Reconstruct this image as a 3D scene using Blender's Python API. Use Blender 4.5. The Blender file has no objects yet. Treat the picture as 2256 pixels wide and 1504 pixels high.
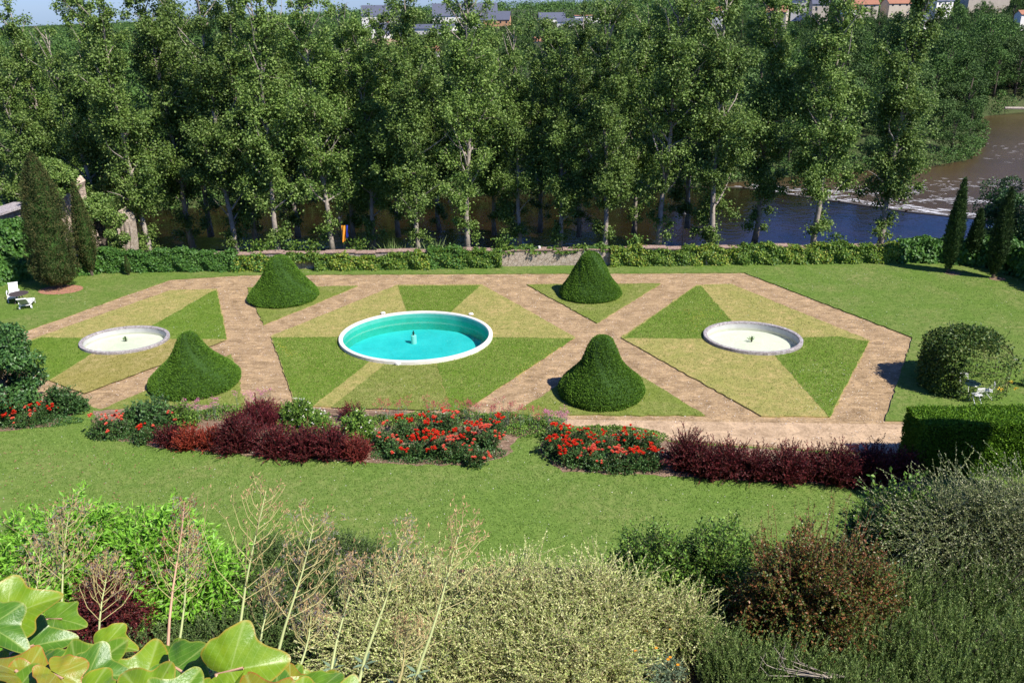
import bpy, bmesh, math, random
import numpy as np
from mathutils import Vector, Matrix
random.seed(7)
rs = np.random.RandomState(11)
SC = bpy.context.scene
COL = SC.collection
PI = math.pi
R = math.radians

# ------------------------------------------------------------ camera, sky, sun, exposure
F, TH, RO, CH = 1850.0, R(22.0), R(-0.7), 19.0      # focal length in photo pixels, pitch, roll, height
cd = bpy.data.cameras.new('camera'); cam = bpy.data.objects.new('camera', cd); COL.objects.link(cam)
cd.sensor_width = 36.0; cd.lens = F / 2256 * 36; cd.clip_start = 0.05; cd.clip_end = 6000
fw = Vector((0, math.cos(TH), -math.sin(TH))); up0 = Vector((0, math.sin(TH), math.cos(TH))); r0 = Vector((1, 0, 0))
rt = r0 * math.cos(RO) + up0 * math.sin(RO); up = up0 * math.cos(RO) - r0 * math.sin(RO)
cam.matrix_world = Matrix(((rt.x, up.x, -fw.x, 0), (rt.y, up.y, -fw.y, 0), (rt.z, up.z, -fw.z, CH), (0, 0, 0, 1)))
SC.camera = cam
SUN_AZ, SUN_EL = R(-37), R(48)                       # the sun stands behind the camera on the right
sund = Vector((math.cos(SUN_AZ) * math.cos(SUN_EL), math.sin(SUN_AZ) * math.cos(SUN_EL), math.sin(SUN_EL)))
w = bpy.data.worlds.new('World'); SC.world = w; w.use_nodes = True
nt = w.node_tree; bg = nt.nodes['Background']; sky = nt.nodes.new('ShaderNodeTexSky')
sky.sky_type = 'NISHITA'; sky.sun_disc = False; sky.sun_elevation = SUN_EL; sky.sun_rotation = math.atan2(sund.x, sund.y)
sky.air_density = 1.0; sky.dust_density = 0.15; sky.ozone_density = 4.0; sky.altitude = 100
wb = nt.nodes.new('ShaderNodeMix'); wb.data_type = 'RGBA'; wb.blend_type = 'MULTIPLY'; wb.inputs[0].default_value = 1; wb.inputs[7].default_value = (0.55, 0.77, 1.40, 1); nt.links.new(sky.outputs[0], wb.inputs[6]); nt.links.new(wb.outputs[2], bg.inputs[0]); bg.inputs[1].default_value = 0.072
sl = bpy.data.lights.new('sun', 'SUN'); sun = bpy.data.objects.new('sun', sl); COL.objects.link(sun)
sl.energy = 5.0; sl.angle = R(0.53); sl.color = (1.0, 0.95, 0.86)
sun.rotation_euler = sund.to_track_quat('Z', 'Y').to_euler(); sun.location = (30, -20, 60)
vs = SC.view_settings; vs.view_transform = 'Standard'; vs.look = 'None'; vs.exposure = 0.55; vs.gamma = 1.0
SC.render.engine = 'CYCLES'
SC.cycles.max_bounces = 6; SC.cycles.diffuse_bounces = 3; SC.cycles.transparent_max_bounces = 8
SC.cycles.glossy_bounces = 3; SC.cycles.transmission_bounces = 3

def ray(px, py):
    x = (px - 1128) / F; y = -(py - 752) / F
    c, s = math.cos(RO), math.sin(RO); x, y = c * x - s * y, s * x + c * y
    return Vector((x, math.cos(TH) + y * math.sin(TH), -math.sin(TH) + y * math.cos(TH)))
def G(px, py, z=0.0):
    r = ray(px, py); t = (z - CH) / r.z
    return (r.x * t, r.y * t)
def AT(px, py, Y):
    r = ray(px, py); t = Y / r.y
    return Vector((r.x * t, Y, CH + r.z * t))
def proj(X, Y, Z):
    Z = Z - CH; d = Y * math.cos(TH) - Z * math.sin(TH); u = Y * math.sin(TH) + Z * math.cos(TH)
    x, y = X / d, u / d; c, s = math.cos(RO), math.sin(RO); x, y = c * x + s * y, -s * x + c * y
    return 1128 + F * x, 752 - F * y

# ------------------------------------------------------------ materials
def newmat(name):
    m = bpy.data.materials.new(name); m.use_nodes = True; n = m.node_tree
    return m, n, n.nodes['Principled BSDF']
def N(n, t, **k):
    o = n.nodes.new(t)
    for a, b in k.items(): setattr(o, a, b)
    return o
def ramp(n, src, stops, interp='LINEAR'):
    r = N(n, 'ShaderNodeValToRGB'); e = r.color_ramp; e.interpolation = interp
    while len(e.elements) < len(stops): e.elements.new(0.5)
    for el, (p, c) in zip(e.elements, stops):
        el.position = p; el.color = (*c, 1) if len(c) == 3 else c
    n.links.new(src, r.inputs[0]); return r
def noise(n, scale, detail=4, rough=0.6, vec=None, dist=0.0):
    t = N(n, 'ShaderNodeTexNoise'); t.inputs['Scale'].default_value = scale; t.inputs['Detail'].default_value = detail
    t.inputs['Roughness'].default_value = rough; t.inputs['Distortion'].default_value = dist
    if vec is not None: n.links.new(vec, t.inputs['Vector'])
    return t
def mixc(n, fac, a, b, mode='MIX'):
    m = N(n, 'ShaderNodeMix', data_type='RGBA', blend_type=mode)
    for s, v in ((0, fac), (6, a), (7, b)):
        if hasattr(v, 'links') or hasattr(v, 'is_linked'): n.links.new(v, m.inputs[s])
        elif s == 0: m.inputs[0].default_value = v
        else: m.inputs[s].default_value = (*v, 1)
    return m.outputs[2]
def plain(name, col, rough=0.7, metal=0.0, spec=0.4, var=0.12, scale=6.0, bump=0.0):
    m, n, p = newmat(name)
    g = N(n, 'ShaderNodeNewGeometry'); t = noise(n, scale, 5, 0.65, g.outputs['Position'])
    a = tuple(c * (1 - var) for c in col); b = tuple(min(1, c * (1 + var)) for c in col)
    r = ramp(n, t.outputs[0], [(0.3, a), (0.7, b)]); n.links.new(r.outputs[0], p.inputs['Base Color'])
    p.inputs['Roughness'].default_value = rough; p.inputs['Metallic'].default_value = metal
    p.inputs['Specular IOR Level'].default_value = spec
    if bump:
        bn = N(n, 'ShaderNodeBump'); bn.inputs['Strength'].default_value = bump; bn.inputs['Distance'].default_value = 0.05
        n.links.new(t.outputs[0], bn.inputs['Height']); n.links.new(bn.outputs[0], p.inputs['Normal'])
    return m
def leafmat(name, stops, rough=0.5, spec=0.4, transl=0.25, objvar=0.15):
    m, n, p = newmat(name)
    g = N(n, 'ShaderNodeNewGeometry'); k = len(stops)
    r = ramp(n, g.outputs['Random Per Island'], [(i / max(1, k - 1), c) for i, c in enumerate(stops)])
    oi = N(n, 'ShaderNodeObjectInfo'); hs = N(n, 'ShaderNodeHueSaturation')
    mr = N(n, 'ShaderNodeMapRange'); mr.inputs[3].default_value = 1 - objvar; mr.inputs[4].default_value = 1 + objvar
    n.links.new(oi.outputs['Random'], mr.inputs[0]); n.links.new(mr.outputs[0], hs.inputs['Value'])
    n.links.new(r.outputs[0], hs.inputs['Color'])
    n.links.new(hs.outputs[0], p.inputs['Base Color'])
    p.inputs['Roughness'].default_value = rough; p.inputs['Specular IOR Level'].default_value = spec
    if transl > 0:
        tr = N(n, 'ShaderNodeBsdfTranslucent'); gm = N(n, 'ShaderNodeGamma'); gm.inputs[1].default_value = 0.85
        n.links.new(hs.outputs[0], gm.inputs[0]); n.links.new(gm.outputs[0], tr.inputs[0])
        ms = N(n, 'ShaderNodeMixShader'); ms.inputs[0].default_value = transl
        n.links.new(p.outputs[0], ms.inputs[1]); n.links.new(tr.outputs[0], ms.inputs[2])
        n.links.new(ms.outputs[0], n.nodes['Material Output'].inputs[0])
    return m
def lawnmat(name, cols, dry=(0.30, 0.25, 0.12), dryamt=0.35, fine=10.0, big=0.28, stripe=0.0, extra=None):
    m, n, p = newmat(name)
    g = N(n, 'ShaderNodeNewGeometry'); pos = g.outputs['Position']
    t1 = noise(n, fine, 8, 0.85, pos); t2 = noise(n, big, 6, 0.66, pos, 0.4); t3 = noise(n, 2.6, 5, 0.7, pos)
    a = ramp(n, t1.outputs[0], [(0.28, cols[0]), (0.52, cols[1]), (0.74, cols[2])])
    dm = ramp(n, t2.outputs[0], [(0.5 - dryamt * 0.28, (0, 0, 0)), (0.66, (1, 1, 1))])
    dm2 = ramp(n, t3.outputs[0], [(0.36, (0.1, 0.1, 0.1)), (0.66, (1, 1, 1))])
    mm = N(n, 'ShaderNodeMath', operation='MULTIPLY'); n.links.new(dm.outputs[0], mm.inputs[0]); n.links.new(dm2.outputs[0], mm.inputs[1])
    m2 = N(n, 'ShaderNodeMath', operation='MULTIPLY'); n.links.new(mm.outputs[0], m2.inputs[0]); m2.inputs[1].default_value = min(1, dryamt * 1.6)
    c = mixc(n, m2.outputs[0], a.outputs[0], dry)
    v = ramp(n, t3.outputs[0], [(0.3, (0.80, 0.84, 0.8)), (0.7, (1.18, 1.14, 1.15))])
    c = mixc(n, 1.0, c, v.outputs[0], 'MULTIPLY')
    n.links.new(c, p.inputs['Base Color']); p.inputs['Roughness'].default_value = 0.85; p.inputs['Specular IOR Level'].default_value = 0.15
    bn = N(n, 'ShaderNodeBump'); bn.inputs['Strength'].default_value = 0.5; bn.inputs['Distance'].default_value = 0.02
    n.links.new(t1.outputs[0], bn.inputs['Height']); n.links.new(bn.outputs[0], p.inputs['Normal'])
    return m
def gravelmat(name, c1, c2, fleck, fl=0.12, tracks=True):
    m, n, p = newmat(name)
    g = N(n, 'ShaderNodeNewGeometry'); pos = g.outputs['Position']
    t1 = noise(n, 9, 8, 0.85, pos); t2 = noise(n, 1.1, 8, 0.78, pos, 0.6)
    a = ramp(n, t1.outputs[0], [(0.32, tuple(x * 0.6 for x in c1)), (0.5, c1), (0.7, c2)])
    b = ramp(n, t2.outputs[0], [(0.34, (0.62, 0.60, 0.57)), (0.52, (1.0, 1.0, 1.0)), (0.68, (1.32, 1.30, 1.26))])
    c = mixc(n, 1.0, a.outputs[0], b.outputs[0], 'MULTIPLY')
    vo = N(n, 'ShaderNodeTexVoronoi'); vo.inputs['Scale'].default_value = 8; n.links.new(pos, vo.inputs['Vector'])
    vr = ramp(n, vo.outputs['Distance'], [(0.07, (1, 1, 1)), (0.13, (0, 0, 0))])
    sc = N(n, 'ShaderNodeSeparateColor'); n.links.new(vo.outputs['Color'], sc.inputs[0])
    gt = N(n, 'ShaderNodeMath', operation='LESS_THAN'); n.links.new(sc.outputs[0], gt.inputs[0]); gt.inputs[1].default_value = fl * 3
    mu = N(n, 'ShaderNodeMath', operation='MULTIPLY'); n.links.new(vr.outputs[0], mu.inputs[0]); n.links.new(gt.outputs[0], mu.inputs[1])
    c = mixc(n, mu.outputs[0], c, fleck)
    if tracks:
        mp = N(n, 'ShaderNodeMapping'); mp.inputs['Scale'].default_value = (0.5, 2.6, 1); mp.inputs['Rotation'].default_value = (0, 0, 0.9); n.links.new(pos, mp.inputs['Vector'])
        s1 = noise(n, 1.6, 6, 0.7, mp.outputs[0], 0.5); sr = ramp(n, s1.outputs[0], [(0.36, (0.70, 0.69, 0.66)), (0.52, (1, 1, 1)), (0.68, (1.2, 1.18, 1.14))]); c = mixc(n, 1.0, c, sr.outputs[0], 'MULTIPLY')
        gn = noise(n, 3.2, 6, 0.75, pos); gm = ramp(n, gn.outputs[0], [(0.62, (0, 0, 0)), (0.72, (0.55, 0.55, 0.55))])
        c = mixc(n, gm.outputs[0], c, (0.15, 0.16, 0.07))
    n.links.new(c, p.inputs['Base Color']); p.inputs['Roughness'].default_value = 0.95; p.inputs['Specular IOR Level'].default_value = 0.1
    bn = N(n, 'ShaderNodeBump'); bn.inputs['Strength'].default_value = 0.6; bn.inputs['Distance'].default_value = 0.04
    n.links.new(t1.outputs[0], bn.inputs['Height']); n.links.new(bn.outputs[0], p.inputs['Normal'])
    return m
def stonemat(name, c1, c2, c3, scale=3.0, bump=0.8):
    m, n, p = newmat(name)
    g = N(n, 'ShaderNodeNewGeometry'); pos = g.outputs['Position']
    t1 = noise(n, scale, 8, 0.75, pos); vo = N(n, 'ShaderNodeTexVoronoi'); vo.inputs['Scale'].default_value = scale * 1.1; vo.feature = 'DISTANCE_TO_EDGE'
    n.links.new(pos, vo.inputs['Vector'])
    a = ramp(n, t1.outputs[0], [(0.3, c1), (0.5, c2), (0.68, c3)])
    j = ramp(n, vo.outputs[0], [(0.0, (0.62, 0.6, 0.58)), (0.05, (1, 1, 1))])
    c = mixc(n, 1.0, a.outputs[0], j.outputs[0], 'MULTIPLY'); n.links.new(c, p.inputs['Base Color'])
    p.inputs['Roughness'].default_value = 0.9; p.inputs['Specular IOR Level'].default_value = 0.2
    bn = N(n, 'ShaderNodeBump'); bn.inputs['Strength'].default_value = bump; bn.inputs['Distance'].default_value = 0.08
    ad = N(n, 'ShaderNodeMath', operation='ADD'); n.links.new(t1.outputs[0], ad.inputs[0]); n.links.new(j.outputs[0], ad.inputs[1])
    n.links.new(ad.outputs[0], bn.inputs['Height']); n.links.new(bn.outputs[0], p.inputs['Normal'])
    return m

M = {}
M['lawn'] = lawnmat('lawn_grass', [(0.052, 0.098, 0.012), (0.115, 0.190, 0.030), (0.205, 0.285, 0.062)], dryamt=0.32)
M['lawn_near'] = lawnmat('near_lawn_grass', [(0.058, 0.108, 0.014), (0.125, 0.205, 0.036), (0.225, 0.300, 0.075)], dryamt=0.26, big=0.2)
M['lawn_dry'] = lawnmat('dry_lawn_grass', [(0.15, 0.16, 0.035), (0.28, 0.275, 0.075), (0.42, 0.38, 0.13)], dry=(0.43, 0.32, 0.14), dryamt=0.6, big=0.6)
M['lawn_brown'] = lawnmat('straw_lawn_grass', [(0.15, 0.14, 0.03), (0.26, 0.235, 0.06), (0.38, 0.32, 0.10)], dry=(0.38, 0.30, 0.14), dryamt=0.5)
M['lawn_green'] = lawnmat('lush_lawn_grass', [(0.050, 0.105, 0.010), (0.115, 0.195, 0.020), (0.20, 0.285, 0.045)], dry=(0.25, 0.28, 0.08), dryamt=0.35, big=.6)
M['lawn_mid'] = lawnmat('mown_lawn_grass', [(0.08, 0.12, 0.016), (0.165, 0.21, 0.036), (0.26, 0.30, 0.075)], dry=(0.3, 0.27, 0.11), dryamt=0.45, big=0.5)
M['gravel'] = gravelmat('earth_gravel', (0.38, 0.26, 0.145), (0.60, 0.455, 0.285), (0.80, 0.70, 0.62), 0.12)
M['sand'] = gravelmat('smooth_sand', (0.50, 0.355, 0.225), (0.60, 0.45, 0.30), (0.55, 0.4, 0.3), 0.02, tracks=False)
M['soil'] = gravelmat('bed_soil', (0.24, 0.16, 0.11), (0.42, 0.29, 0.21), (0.55, 0.42, 0.33), 0.12, tracks=True)
M['terrace'] = gravelmat('terrace_soil', (0.075, 0.055, 0.035), (0.14, 0.10, 0.07), (0.3, 0.24, 0.18), 0.06)
M['bank'] = lawnmat('river_bank', [(0.02, 0.035, 0.01), (0.045, 0.07, 0.02), (0.09, 0.12, 0.04)], dry=(0.11, 0.09, 0.05), dryamt=0.4, fine=4, big=0.08)
M['wallstone'] = stonemat('old_wall_stone', (0.30, 0.23, 0.17), (0.45, 0.37, 0.29), (0.58, 0.50, 0.42))
M['pinkstone'] = stonemat('ruin_stone', (0.30, 0.24, 0.19), (0.58, 0.46, 0.37), (0.70, 0.60, 0.52), 2.2)
M['coping'] = stonemat('coping_tiles', (0.22, 0.14, 0.10), (0.38, 0.26, 0.20), (0.5, 0.38, 0.31), 4)
M['greystone'] = stonemat('lichen_stone', (0.20, 0.17, 0.16), (0.38, 0.34, 0.34), (0.66, 0.62, 0.62), 7, 0.6)
M['white'] = plain('white_concrete', (0.72, 0.68, 0.62), 0.75, var=0.08, scale=3, bump=0.2)
M['plastic'] = plain('white_plastic', (0.8, 0.79, 0.77), 0.35, var=0.03)
M['mesh_grey'] = plain('grey_mesh_fabric', (0.42, 0.42, 0.44), 0.8, var=0.08)
M['black'] = plain('black_metal', (0.018, 0.02, 0.022), 0.4, var=0.2)
M['darktable'] = plain('dark_wicker', (0.075, 0.055, 0.05), 0.5, var=0.3, scale=20)
M['rust'] = plain('rusty_iron', (0.06, 0.035, 0.025), 0.7, var=0.3)
M['bark'] = plain('pale_bark', (0.33, 0.28, 0.23), 0.9, var=0.4, scale=1.9, bump=0.6)
M['bark_dark'] = plain('dark_bark', (0.09, 0.07, 0.05), 0.9, var=0.35, scale=3, bump=0.6)
M['twig'] = plain('pale_twig', (0.36, 0.28, 0.17), 0.8, var=0.2, scale=9)
M['greentwig'] = plain('green_twig', (0.12, 0.14, 0.05), 0.8, var=0.25, scale=9)
M['redtwig'] = plain('reddish_twig', (0.16, 0.07, 0.04), 0.8, var=0.25, scale=9)
M['orange'] = plain('orange_cloth', (0.80, 0.33, 0.03), 0.8, var=0.05)
M['blue'] = plain('blue_cloth', (0.03, 0.06, 0.42), 0.8, var=0.05)
M['slate'] = plain('slate_roof', (0.10, 0.11, 0.15), 0.6, var=0.15, scale=2)
M['tile'] = plain('red_tile_roof', (0.33, 0.15, 0.09), 0.85, var=0.2, scale=1.5)
M['render_white'] = plain('white_render', (0.76, 0.72, 0.66), 0.85, var=0.05, scale=0.5)
M['render_cream'] = plain('cream_render', (0.55, 0.47, 0.37), 0.85, var=0.1, scale=0.5)
M['render_orange'] = plain('orange_render', (0.55, 0.30, 0.16), 0.85, var=0.06, scale=0.5)
M['glass'] = plain('dark_glass', (0.03, 0.035, 0.045), 0.12, spec=0.6, var=0.1)
M['brick'] = plain('brick', (0.42, 0.17, 0.09), 0.85, var=0.15, scale=4)
M['foam'] = plain('white_foam', (0.82, 0.81, 0.82), 0.8, var=0.05)
# foliage
M['poplar'] = leafmat('poplar_leaf', [(0.06, 0.115, 0.02), (0.12, 0.205, 0.036), (0.185, 0.285, 0.055), (0.28, 0.37, 0.11)], 0.5, 0.35, 0.30, 0.16)
M['mistletoe'] = leafmat('mistletoe_leaf', [(0.07, 0.11, 0.01), (0.14, 0.18, 0.02)], 0.6, 0.3, 0.2)
M['far'] = leafmat('wood_leaf', [(0.031, 0.07, 0.0148), (0.0621, 0.1301, 0.0247), (0.1035, 0.1834, 0.037)], 0.6, 0.25, 0.15, 0.35)
M['farlight'] = leafmat('willow_leaf', [(0.052, 0.104, 0.024), (0.0975, 0.1755, 0.042), (0.143, 0.221, 0.066)], 0.6, 0.25, 0.2, 0.2)
M['topiary'] = leafmat('yew_topiary_leaf', [(0.055, 0.13, 0.011), (0.1, 0.215, 0.019), (0.155, 0.29, 0.03)], 0.6, 0.25, 0.15, 0.06)
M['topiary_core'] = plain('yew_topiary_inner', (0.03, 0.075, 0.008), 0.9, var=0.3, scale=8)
M['hedge'] = leafmat('box_hedge_leaf', [(0.0575, 0.1495, 0.0092), (0.115, 0.2415, 0.0138), (0.1725, 0.3105, 0.023)], 0.6, 0.25, 0.2, 0.02)
M['cypress'] = leafmat('cypress_leaf', [(0.0234, 0.052, 0.0156), (0.0455, 0.0884, 0.0234), (0.078, 0.1235, 0.0338)], 0.7, 0.2, 0.1, 0.2)
M['yew'] = leafmat('dark_yew_leaf', [(0.0286, 0.0494, 0.013), (0.0585, 0.0845, 0.0234), (0.13, 0.1105, 0.039)], 0.7, 0.2, 0.1, 0.1)
M['ivy_dark'] = leafmat('ivy_dark_leaf', [(0.0385, 0.11, 0.0198), (0.0715, 0.176, 0.0275), (0.11, 0.231, 0.0385)], 0.5, 0.35, 0.2, 0.1)
M['ivy_yellow'] = leafmat('ivy_yellow_leaf', [(0.09, 0.18, 0.018), (0.16, 0.26, 0.025), (0.25, 0.32, 0.035), (0.34, 0.32, 0.06)], 0.5, 0.35, 0.22, 0.1)
M['ivy_mid'] = leafmat('ivy_mid_leaf', [(0.05, 0.12, 0.015), (0.10, 0.19, 0.025), (0.19, 0.27, 0.035)], 0.5, 0.35, 0.22, 0.1)
M['willowleaf'] = leafmat('bright_lance_leaf', [(0.112, 0.2772, 0.0189), (0.196, 0.4312, 0.0378), (0.308, 0.5852, 0.063)], 0.45, 0.4, 0.25, 0.05)
M['purple'] = leafmat('purple_barberry_leaf', [(0.026, 0.008, 0.01), (0.06, 0.012, 0.016), (0.14, 0.02, 0.025), (0.26, 0.035, 0.038)], 0.5, 0.35, 0.2, 0.15)
M['purple2'] = leafmat('red_purple_barberry_leaf', [(0.03, 0.008, 0.01), (0.1, 0.016, 0.02), (0.22, 0.03, 0.034)], 0.5, 0.35, 0.2, 0.1)
M['redleaf'] = leafmat('red_barberry_leaf', [(0.16, 0.02, 0.015), (0.30, 0.04, 0.02), (0.42, 0.075, 0.035)], 0.5, 0.35, 0.2, 0.2)
M['roseleaf'] = leafmat('rose_leaf', [(0.0252, 0.0756, 0.0202), (0.0588, 0.1428, 0.0336), (0.1176, 0.2352, 0.0588)], 0.4, 0.45, 0.2, 0.2)
M['greenleaf'] = leafmat('green_shrub_leaf', [(0.055, 0.13, 0.018), (0.12, 0.24, 0.032), (0.24, 0.37, 0.055)], 0.5, 0.35, 0.2, 0.1)
M['redpetal'] = leafmat('red_petal', [(0.65, 0.02, 0.012), (0.85, 0.06, 0.025), (0.9, 0.14, 0.06)], 0.6, 0.2, 0.25, 0.1)
M['coralpetal'] = leafmat('coral_petal', [(0.80, 0.11, 0.06), (0.88, 0.20, 0.12), (0.9, 0.32, 0.22)], 0.6, 0.2, 0.25, 0.1)
M['pinkpetal'] = leafmat('pink_petal', [(0.62, 0.16, 0.32), (0.74, 0.28, 0.48)], 0.6, 0.2, 0.25, 0.1)
M['rosepetal'] = leafmat('dusty_red_petal', [(0.45, 0.07, 0.09), (0.60, 0.13, 0.15)], 0.6, 0.2, 0.25, 0.1)
M['whitepetal'] = leafmat('white_petal', [(0.8, 0.78, 0.72), (0.85, 0.8, 0.6)], 0.6, 0.2, 0.2, 0.0)
M['orangepetal'] = leafmat('orange_petal', [(0.85, 0.28, 0.02), (0.88, 0.40, 0.03)], 0.6, 0.2, 0.2, 0.0)
M['yellowpetal'] = leafmat('yellow_petal', [(0.75, 0.6, 0.05), (0.8, 0.55, 0.1)], 0.6, 0.2, 0.2, 0.0)
M['greygreen'] = leafmat('grey_green_leaf', [(0.10, 0.16, 0.10), (0.18, 0.26, 0.16), (0.26, 0.34, 0.22)], 0.6, 0.3, 0.15, 0.05)
M['golden'] = leafmat('variegated_leaf', [(0.24, 0.35, 0.08), (0.42, 0.5, 0.14), (0.62, 0.65, 0.26), (0.78, 0.76, 0.42)], 0.5, 0.35, 0.2, 0.0)
M['cover'] = leafmat('ground_cover_leaf', [(0.0403, 0.0885, 0.0193), (0.0885, 0.153, 0.0322), (0.161, 0.2254, 0.0644)], 0.5, 0.35, 0.15, 0.05)
M['rosemary'] = leafmat('rosemary_leaf', [(0.05, 0.11, 0.022), (0.13, 0.22, 0.045), (0.24, 0.35, 0.085), (0.38, 0.46, 0.18)], 0.55, 0.35, 0.15, 0.08)
M['bronze'] = leafmat('bronze_leaf', [(0.04, 0.09, 0.012), (0.09, 0.15, 0.022), (0.14, 0.17, 0.03), (0.22, 0.09, 0.03), (0.26, 0.09, 0.035)], 0.42, 0.45, 0.15, 0.0)
M['silver'] = leafmat('cotoneaster_leaf', [(0.07, 0.12, 0.03), (0.16, 0.22, 0.065), (0.31, 0.33, 0.14), (0.5, 0.47, 0.32)], 0.45, 0.4, 0.15, 0.0)
M['bud'] = leafmat('dry_bud', [(0.25, 0.14, 0.08), (0.45, 0.30, 0.14), (0.60, 0.46, 0.22)], 0.7, 0.2, 0.2, 0.1)
M['fluff'] = leafmat('seed_fluff', [(0.30, 0.24, 0.27), (0.45, 0.38, 0.40)], 0.8, 0.1, 0.4, 0.0)
M['stalk'] = plain('pale_green_stalk', (0.38, 0.42, 0.17), 0.5, var=0.12, scale=8)
M['budred'] = leafmat('dark_red_bud', [(0.12, 0.04, 0.03), (0.26, 0.10, 0.06), (0.45, 0.28, 0.14)], 0.7, 0.2, 0.2, 0.1)
M['stalkred'] = plain('reddish_stalk', (0.50, 0.30, 0.19), 0.5, var=0.2, scale=8)
M['stalkdry'] = plain('straw_stalk', (0.36, 0.31, 0.12), 0.6, var=0.15, scale=8)

# ------------------------------------------------------------ object helpers
def tag(o, label=None, cat=None, group=None, kind=None):
    for k, v in (('label', label), ('category', cat), ('group', group), ('kind', kind)):
        if v: o[k] = v
    return o
def mesh_np(name, V, faces, mats, midx=None, smooth=False):
    """V (n,3); faces: list of (k,m) arrays of equal-sized polygons"""
    me = bpy.data.meshes.new(name); V = np.asarray(V, np.float32)
    me.vertices.add(len(V)); me.vertices.foreach_set('co', V.ravel())
    lv = np.concatenate([f.ravel() for f in faces]).astype(np.int32)
    sizes = np.concatenate([np.full(len(f), f.shape[1]) for f in faces]).astype(np.int32)
    me.loops.add(len(lv)); me.loops.foreach_set('vertex_index', lv)
    st = np.zeros(len(sizes), np.int32); st[1:] = np.cumsum(sizes)[:-1]
    me.polygons.add(len(sizes)); me.polygons.foreach_set('loop_start', st); me.polygons.foreach_set('loop_total', sizes)
    if midx is not None: me.polygons.foreach_set('material_index', np.asarray(midx, np.int32))
    me.polygons.foreach_set('use_smooth', np.full(len(sizes), bool(smooth)))
    for m in mats: me.materials.append(m)
    me.update(calc_edges=True); return me
class Bag:
    """collects leaves, tubes and polygons into one mesh"""
    def __init__(s): s.V = []; s.Q = []; s.QM = []; s.T = []; s.TM = []; s.n = 0
    def add(s, V, F_, mi=0):
        V = np.asarray(V, float).reshape(-1, 3); F_ = np.asarray(F_)
        s.V.append(V); 
        if len(F_):
            (s.Q if F_.shape[1] == 4 else s.T).append(F_ + s.n); (s.QM if F_.shape[1] == 4 else s.TM).append(np.full(len(F_), mi))
        s.n += len(V)
    def leaves(s, P, D, Nn, L, W, mi=0, fold=0.12):
        P = np.asarray(P, float); n = len(P)
        if n == 0: return
        D = D / (np.linalg.norm(D, axis=1, keepdims=True) + 1e-9)
        S = np.cross(D, Nn); S /= (np.linalg.norm(S, axis=1, keepdims=True) + 1e-9); Nn = np.cross(S, D)
        L = np.broadcast_to(L, (n,))[:, None]; W = np.broadcast_to(W, (n,))[:, None]
        a = P; b = P + D * L * .45 + S * W * .5 + Nn * W * fold; c = P + D * L; d = P + D * L * .45 - S * W * .5 + Nn * W * fold
        V = np.stack([a, b, c, d], 1).reshape(-1, 3); Fq = np.arange(4 * n).reshape(n, 4)
        s.add(V, Fq, mi)
    def tube(s, pts, rad, sides=6, mi=0, cap=True):
        pts = np.asarray(pts, float); m = len(pts); rad = np.broadcast_to(rad, (m,))
        tg = np.gradient(pts, axis=0); tg /= (np.linalg.norm(tg, axis=1, keepdims=True) + 1e-9)
        ref = np.array([0.31, 0.17, 0.93]) if abs(tg[0][2]) < 0.9 else np.array([1.0, 0.1, 0])
        U = np.cross(tg, ref); U /= (np.linalg.norm(U, axis=1, keepdims=True) + 1e-9); Wv = np.cross(tg, U)
        an = np.arange(sides) * 2 * PI / sides
        ring = (U[:, None] * np.cos(an)[None, :, None] + Wv[:, None] * np.sin(an)[None, :, None]) * rad[:, None, None] + pts[:, None]
        i = np.arange(m - 1)[:, None] * sides; j = np.arange(sides)[None]; k = (j + 1) % sides
        Fq = np.stack([i + j, i + k, i + sides + k, i + sides + j], -1).reshape(-1, 4)
        s.add(ring.reshape(-1, 3), Fq, mi)
        if cap:
            base = s.n
            s.V.append(np.array([pts[-1], pts[0]])); s.n += 2
            jj = np.arange(sides); top = base - sides + jj; topn = base - sides + (jj + 1) % sides; bot = base - m * sides + jj; botn = base - m * sides + (jj + 1) % sides
            s.T.append(np.stack([top, topn, np.full(sides, base)], 1)); s.TM.append(np.full(sides, mi))
            s.T.append(np.stack([botn, bot, np.full(sides, base + 1)], 1)); s.TM.append(np.full(sides, mi))
    def box(s, c, d, mi=0, rz=0.0, tilt=None):
        v = np.array([(x, y, z) for x in (-.5, .5) for y in (-.5, .5) for z in (-.5, .5)]) * np.array(d)
        if tilt is not None:
            ca, sa = math.cos(tilt), math.sin(tilt); v = np.stack([v[:, 0], v[:, 1] * ca - v[:, 2] * sa, v[:, 1] * sa + v[:, 2] * ca], 1)
        ca, sa = math.cos(rz), math.sin(rz); v = np.stack([v[:, 0] * ca - v[:, 1] * sa, v[:, 0] * sa + v[:, 1] * ca, v[:, 2]], 1) + np.array(c)
        s.add(v, np.array([(0, 1, 3, 2), (4, 6, 7, 5), (0, 4, 5, 1), (2, 3, 7, 6), (0, 2, 6, 4), (1, 5, 7, 3)]), mi)
    def lathe(s, prof, sides=48, mi=0, c=(0, 0, 0), sx=1.0, sy=1.0, jit=0.0, cap=False):
        prof = np.asarray(prof, float); m = len(prof); an = np.arange(sides) * 2 * PI / sides
        r = prof[:, 0][:, None] * (1 + jit * rs.randn(m, sides))
        V = np.stack([r * np.cos(an) * sx + c[0], r * np.sin(an) * sy + c[1], np.repeat(prof[:, 1][:, None], sides, 1) + c[2]], -1).reshape(-1, 3)
        i = np.arange(m - 1)[:, None] * sides; j = np.arange(sides)[None]; k = (j + 1) % sides
        s.add(V, np.stack([i + j, i + k, i + sides + k, i + sides + j], -1).reshape(-1, 4), mi)
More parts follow.
